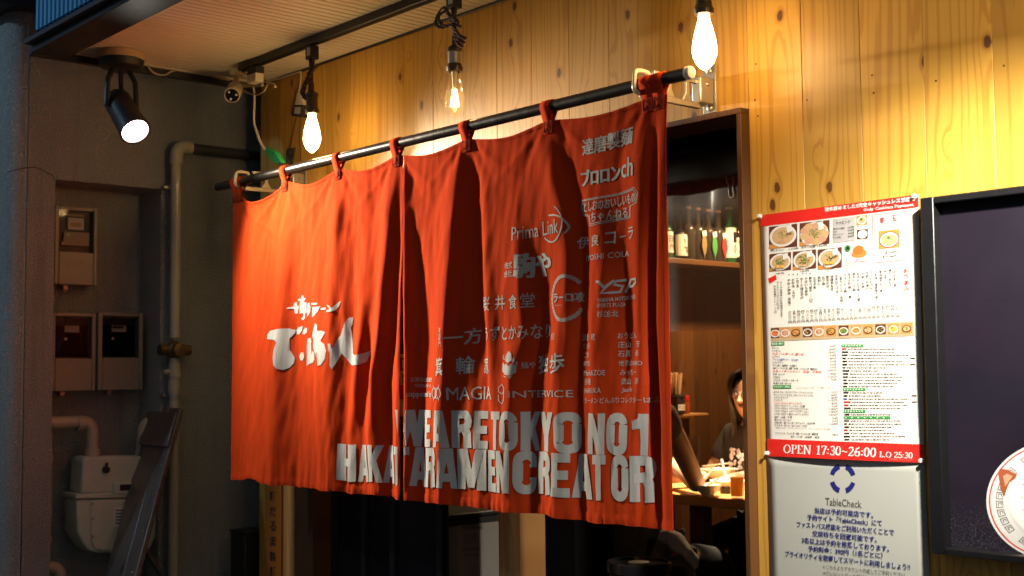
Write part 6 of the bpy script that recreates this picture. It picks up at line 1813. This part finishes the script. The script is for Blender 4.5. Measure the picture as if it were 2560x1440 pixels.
def face_parts(t, hc, fwd, s=1.0, glasses=False):
    """eyes, nose, mouth, ears set on a head centred at hc looking along fwd"""
    fwd = V(fwd).normalized(); sd = fwd.cross(V((0, 0, 1))).normalized(); up = sd.cross(fwd)
    at = lambda x, y, z: hc + (sd * x + fwd * y + up * z) * s
    rot = Matrix((sd, fwd, up)).transposed()
    for k in (-1, 1):
        m_ = MB(); m_.ball(at(.031 * k, .074, .008), (.0115 * s, .006 * s, .0062 * s), u=12, v=8, rot=rot); e = m_.build('eye', M['eyew'], t)
        m_ = MB(); m_.ball(at(.031 * k, .079, .008), (.005 * s, .003 * s, .005 * s), u=10, v=6, rot=rot); m_.build('iris', M['hair'], e)
        m_ = MB(); m_.tube([at(.015 * k, .082, .026), at(.031 * k, .081, .031), at(.046 * k, .072, .026)], .0024 * s, 6); m_.build('eyebrow', M['hair'], t)
        m_ = MB(); m_.ball(at(.076 * k, -.004, -.004), (.009 * s, .017 * s, .030 * s), u=12, v=8, rot=rot); m_.build('ear', M['skin'], t)
    m_ = MB(); m_.tube([at(0, .078, .018), at(0, .090, -.006), at(0, .098, -.022), at(0, .086, -.030)], [.006 * s, .008 * s, .0115 * s, .008 * s], 10); m_.ball(at(-.009, .086, -.025), .0065 * s, u=8, v=6); m_.ball(at(.009, .086, -.025), .0065 * s, u=8, v=6); m_.build('nose', M['skin'], t)
    m_ = MB(); m_.ball(at(0, .080, -.050), (.019 * s, .006 * s, .0035 * s), u=14, v=8, rot=rot); m_.ball(at(0, .079, -.057), (.015 * s, .006 * s, .0035 * s), u=14, v=8, rot=rot); m_.build('mouth', M['lips'], t)
    if glasses:
        m_ = MB()
        for k in (-1, 1):
            m_.tube([at(.032 * k + .024 * math.cos(q), .088 - .010 * abs(math.cos(q)) * (1 if math.cos(q) * k > 0 else 0), .006 + .019 * math.sin(q)) for q in [j * math.pi / 10 for j in range(21)]], .0018 * s, 6, caps=False)
            m_.tube([at(.056 * k, .080, .010), at(.074 * k, .03, .012), at(.078 * k, -.01, .008)], .0016 * s, 6)
        m_.tube([at(-.009, .090, .010), at(.009, .090, .010)], .0016 * s, 6); m_.build('glasses', M['rubber'], t)


def long_hair(t, hc, fwd, length, s=1.0):
    fwd = V(fwd).normalized(); sd = fwd.cross(V((0, 0, 1))).normalized(); up = sd.cross(fwd); r2 = random.Random(11)
    m_ = MB(); at = lambda x, y, z: hc + (sd * x + fwd * y + up * z) * s
    for k in range(150):
        a = r2.uniform(-2.55, 2.55)           # angle from the back of the head
        x0, y0 = math.sin(a), -math.cos(a)
        L = length * r2.uniform(.75, 1.0) if abs(a) < 2.15 else r2.uniform(.035, .055)
        pts = [at(.012 * x0, .02, .112 + r2.uniform(0, .006)), at(.055 * x0, .055 * y0 + .01, .100), at(.083 * x0, .086 * y0 + .004, .052)]
        if L > .1: pts += [at(.084 * x0, .082 * y0, -.02), at(.080 * x0 + r2.uniform(-.012, .012), .070 * y0 - .015, -.10), at(.086 * x0 + r2.uniform(-.03, .03), .055 * y0 - .02, -.02 - L)]
        else: pts += [at(.082 * x0, .090 * y0 + .002, .062 - L * .5), at(.078 * x0, .092 * y0, .056 - L)]
        m_.tube(smooth_path(pts, 3), [.0085 * s] * 6 + [.0065 * s] * 5 + [.003 * s] * 5, 5)
    m_.build('hair', M['hair'], t)


# diner at the near side of the table, seen from behind: elbow on the table edge
PA = thing('person', 'person seated with back to street, bare elbow on the table, grey brown shirt', 'person', (-3.57, 1.0, 0), 'diners at the table')
J, E_d = {}, []
chain(J, E_d, [('pelvis', (-3.57, 1.01, .54), (.155, .115)), ('waist', (-3.57, 1.02, .70), (.135, .10)), ('chest', (-3.585, 1.05, .92), (.155, .11)), ('collar', (-3.60, 1.08, 1.10), (.10, .075)), ('neck', (-3.61, 1.10, 1.20), .048), ('jaw', (-3.615, 1.13, 1.27), (.062, .070)), ('head', (-3.615, 1.13, 1.36), (.078, .092)), ('crown', (-3.615, 1.12, 1.43), (.055, .065))])
chain(J, E_d, [('collar', 0, 0), ('shr', (-3.455, 1.09, 1.10), .060), ('upr', (-3.50, 1.25, .955), .047), ('elr', (-3.568, 1.418, .808), .040), ('fr', (-3.70, 1.50, .835), .036), ('wrr', (-3.84, 1.58, .86), .026)])
chain(J, E_d, [('collar', 0, 0), ('shl', (-3.755, 1.09, 1.10), .060), ('upl', (-3.82, 1.22, .96), .047), ('ell', (-3.88, 1.36, .815), .039), ('fl', (-3.86, 1.48, .82), .035), ('wrl', (-3.84, 1.60, .815), .026)])
for s_, n_ in ((-1, 'l'), (1, 'r')):
    chain(J, E_d, [('pelvis', 0, 0), ('hip' + n_, (-3.57 + .09 * s_, 1.05, .52), .088), ('knee' + n_, (-3.57 + .11 * s_, 1.42, .50), .060), ('ank' + n_, (-3.57 + .11 * s_, 1.46, .10), .040), ('toe' + n_, (-3.57 + .11 * s_, 1.60, .04), .036)])
hand(J, E_d, 'wrr', (-.75, .45, .35), (0, 0, 1), 1, 'r'); hand(J, E_d, 'wrl', (.1, 1, .02), (0, 0, 1), -1, 'l', .9)
skin_mesh('body', J, E_d, 'pelvis', M['skin'], PA)
C, CE = {}, []
chain(C, CE, [('p', (-3.57, 1.005, .50), (.185, .135)), ('w', (-3.57, 1.005, .64), (.180, .125)), ('m', (-3.575, 1.02, .78), (.172, .120)), ('c', (-3.585, 1.05, .94), (.176, .125)), ('k', (-3.60, 1.08, 1.11), (.112, .088)), ('n', (-3.607, 1.095, 1.165), .062)])
chain(C, CE, [('k', 0, 0), ('sr', (-3.452, 1.09, 1.10), .074), ('ur', (-3.478, 1.185, 1.015), .064)]); chain(C, CE, [('k', 0, 0), ('sl', (-3.758, 1.09, 1.10), .074), ('ul', (-3.79, 1.165, 1.02), .064)])
skin_mesh('shirt', C, CE, 'p', M['shirt'], PA)
C, CE = {}, []
chain(C, CE, [('p', (-3.57, 1.02, .505), (.165, .125))])
for s_, n_ in ((-1, 'l'), (1, 'r')): chain(C, CE, [('p', 0, 0), ('h' + n_, (-3.57 + .09 * s_, 1.06, .515), .100), ('k' + n_, (-3.57 + .11 * s_, 1.43, .50), .074), ('a' + n_, (-3.57 + .11 * s_, 1.47, .13), .056)])
skin_mesh('trousers', C, CE, 'p', M['trouser'], PA)
face_parts(PA, V((-3.615, 1.13, 1.36)), (-.2, 1, -.1)); long_hair(PA, V((-3.615, 1.13, 1.36)), (-.2, 1, -.1), .12)
# jacket slung over the lap and seat
JK = thing('jacket', 'crumpled pale grey jacket hanging over the seat beside the diner', 'jacket', (-3.30, .97, .45))
m_ = MB(); r2 = random.Random(4); gr = []
for j in range(15):
    r_ = []
    for i in range(31):
        u, v = i / 30, j / 14
        x = -3.47 + .20 * u + .10 * v * u; y = .93 + .06 * u + .02 * math.sin(u * 22 + v * 5) * (.4 + v) + .015 * math.sin(v * 13 + u * 9)
        z = .72 - .05 * u - (.20 + .05 * math.sin(u * 8)) * v + .012 * math.sin(u * 30 + v * 8)
        r_.append(m_.bm.verts.new((x, y, z)))
    gr.append(r_)
for j in range(14):
    for i in range(30): m_.bm.faces.new((gr[j][i], gr[j][i + 1], gr[j + 1][i + 1], gr[j + 1][i]))
o = m_.build('jacket_body', M['shirt'], JK, ang=170); so = o.modifiers.new('thickness', 'SOLIDIFY'); so.thickness = .006
m_ = MB(); m_.tube([PY(1660, 1338, .93), PY(1684, 1346, .92), PY(1700, 1366, .91), PY(1722, 1384, .92), PY(1734, 1402, .93), PY(1742, 1412, .94)], [.030, .034, .030, .024, .022, .018], 12, sub=4)
for v_ in m_.bm.verts: v_.co += V((noise.noise(v_.co * 30), noise.noise(v_.co * 30 + V((5, 0, 0))), noise.noise(v_.co * 30 + V((9, 0, 0))))) * .012
m_.build('sleeve', M['jacket'], JK, ang=170)
m_ = MB(); m_.tube([PY(1678, 1388, .90), PY(1692, 1384, .895), PY(1704, 1375, .90)], .004, 6, sub=3); m_.build('red_trim', M['redcap'], JK)
# chair with cream tube frame and red seat
CHR = thing('chair', 'chair with red seat pad and bent cream tube frame under the diner', 'chair', (-3.6, 1.0, 0))
m_ = MB(); m_.lathe([(0, .40), (.19, .40), (.20, .415), (.20, .435), (.185, .446), (0, .448)], (-3.58, 1.02, 0), seg=36); m_.build('seat', M['chair_red'], CHR)
a = [PY(1432, 1462, .80), PY(1444, 1432, .80), PY(1456, 1412, .80), PY(1468, 1402, .80), PY(1478, 1402, .81), PY(1486, 1408, .86)]
m_ = MB(); m_.tube([V((a[0].x - .05, .80, .02))] + a + [V((a[-1].x + .02, .98, .42))], .0135, 12, sub=5); m_.build('tube_frame', M['cream'], CHR)
for (x, y) in ((-3.70, .92), (-3.46, .92), (-3.70, 1.14), (-3.46, 1.14)): m_ = MB(); m_.tube([V((x, y, .40)), V((x + (x + 3.58) * .3, y + (y - 1.03) * .3, .0))], .011, 8); m_.build('leg', M['cream'], CHR)
m_ = MB(); m_.lathe([(0, 0), (.13, 0), (.13, .03), (0, .032)], PY(1484, 1440, .72) - V((0, 0, .03)), seg=28); tag(m_.build('red_cushion', M['chair_red'], None, bevel=.01), 'small round red cushion low in the doorway beside the black drum bin', 'cushion')

# woman across the table, half hidden by the door frame
hc = PY(1866, 984, 2.16); fw = V((.30, -1, -.12))
PB = thing('person', 'smiling person with glasses and long dark hair in a charcoal shirt across the table', 'person', (hc.x, hc.y + .05, 0), 'diners at the table')
J, E_d = {}, []; X0, Y0 = hc.x, hc.y
chain(J, E_d, [('pelvis', (X0, Y0 + .16, .52), (.15, .11)), ('waist', (X0, Y0 + .14, .68), (.12, .09)), ('chest', (X0, Y0 + .09, .86), (.14, .10)), ('collar', (X0, Y0 + .06, 1.00), (.085, .065)), ('neck', (X0, Y0 + .035, 1.075), .044), ('jaw', (X0 + .012, Y0 - .022, hc.z - .060), (.052, .056)), ('head', (X0, Y0, hc.z + .012), (.075, .086)), ('crown', (X0 - .004, Y0 + .012, hc.z + .075), (.052, .062))])
for s_, n_ in ((-1, 'l'), (1, 'r')):
    chain(J, E_d, [('collar', 0, 0), ('sh' + n_, (X0 + .15 * s_, Y0 + .08, .98), .052), ('el' + n_, (X0 + .21 * s_, Y0 - .02, .80), .037), ('wr' + n_, (X0 + .10 * s_, Y0 - .20, .80), .025)])
    chain(J, E_d, [('pelvis', 0, 0), ('hip' + n_, (X0 + .08 * s_, Y0 + .10, .50), .08), ('knee' + n_, (X0 + .09 * s_, Y0 - .18, .49), .055), ('ank' + n_, (X0 + .09 * s_, Y0 - .16, .09), .038), ('toe' + n_, (X0 + .09 * s_, Y0 - .29, .04), .034)])
    hand(J, E_d, 'wr' + n_, (-.1 * s_, -1, -.05), (0, 0, 1), -s_, 'h' + n_, .7)
skin_mesh('body', J, E_d, 'pelvis', M['skin'], PB)
C, CE = {}, []
chain(C, CE, [('p', (X0, Y0 + .15, .52), (.17, .13)), ('w', (X0, Y0 + .13, .70), (.15, .115)), ('c', (X0, Y0 + .085, .86), (.162, .125)), ('k', (X0, Y0 + .06, .99), (.105, .085)), ('n', (X0, Y0 + .045, 1.035), .062)])
for s_, n_ in ((-1, 'l'), (1, 'r')): chain(C, CE, [('k', 0, 0), ('s' + n_, (X0 + .152 * s_, Y0 + .08, .98), .066), ('e' + n_, (X0 + .20 * s_, Y0 + .0, .835), .055)])
skin_mesh('shirt', C, CE, 'p', M['darkshirt'], PB)
C, CE = {}, []
chain(C, CE, [('p', (X0, Y0 + .15, .51), (.165, .12))])
for s_, n_ in ((-1, 'l'), (1, 'r')): chain(C, CE, [('p', 0, 0), ('h' + n_, (X0 + .08 * s_, Y0 + .09, .505), .095), ('k' + n_, (X0 + .09 * s_, Y0 - .19, .49), .070), ('a' + n_, (X0 + .09 * s_, Y0 - .165, .12), .054)])
skin_mesh('trousers', C, CE, 'p', M['trouser'], PB)
m_ = MB(); r2 = random.Random(8); cc = V((X0 + .0, Y0 - .042, .865))
for k in range(60):
    u, v = r2.uniform(-.085, .085), r2.uniform(-.05, .05); s_ = r2.uniform(.006, .013); q = cc + V((u, .9 * u * u - .002 * r2.random(), v))
    m_.slab([q + V((-s_, 0, 0)), q + V((0, 0, -s_)), q + V((s_, 0, .001)), q + V((.002, 0, s_))], (0, -.0025, 0))
m_.build('shirt_print', M['floral'], PB)
face_parts(PB, hc, fw, .97, True); long_hair(PB, hc, fw, .30)
m_ = MB(); m_.lathe([(0, .40), (.17, .40), (.18, .43), (.16, .445), (0, .447)], (X0, Y0 + .16, 0), seg=28)
ST = thing('stool', 'dark round stool under the person across the table', 'stool', (X0, Y0 + .16, 0)); m_.build('seat', M['black'], ST)
for k in range(4): m_ = MB(); m_.tube([V((X0 + .1 * math.cos(k * 1.57 + .8), Y0 + .16 + .1 * math.sin(k * 1.57 + .8), .40)), V((X0 + .15 * math.cos(k * 1.57 + .8), Y0 + .16 + .15 * math.sin(k * 1.57 + .8), 0))], .012, 8); m_.build('leg', M['black'], ST)
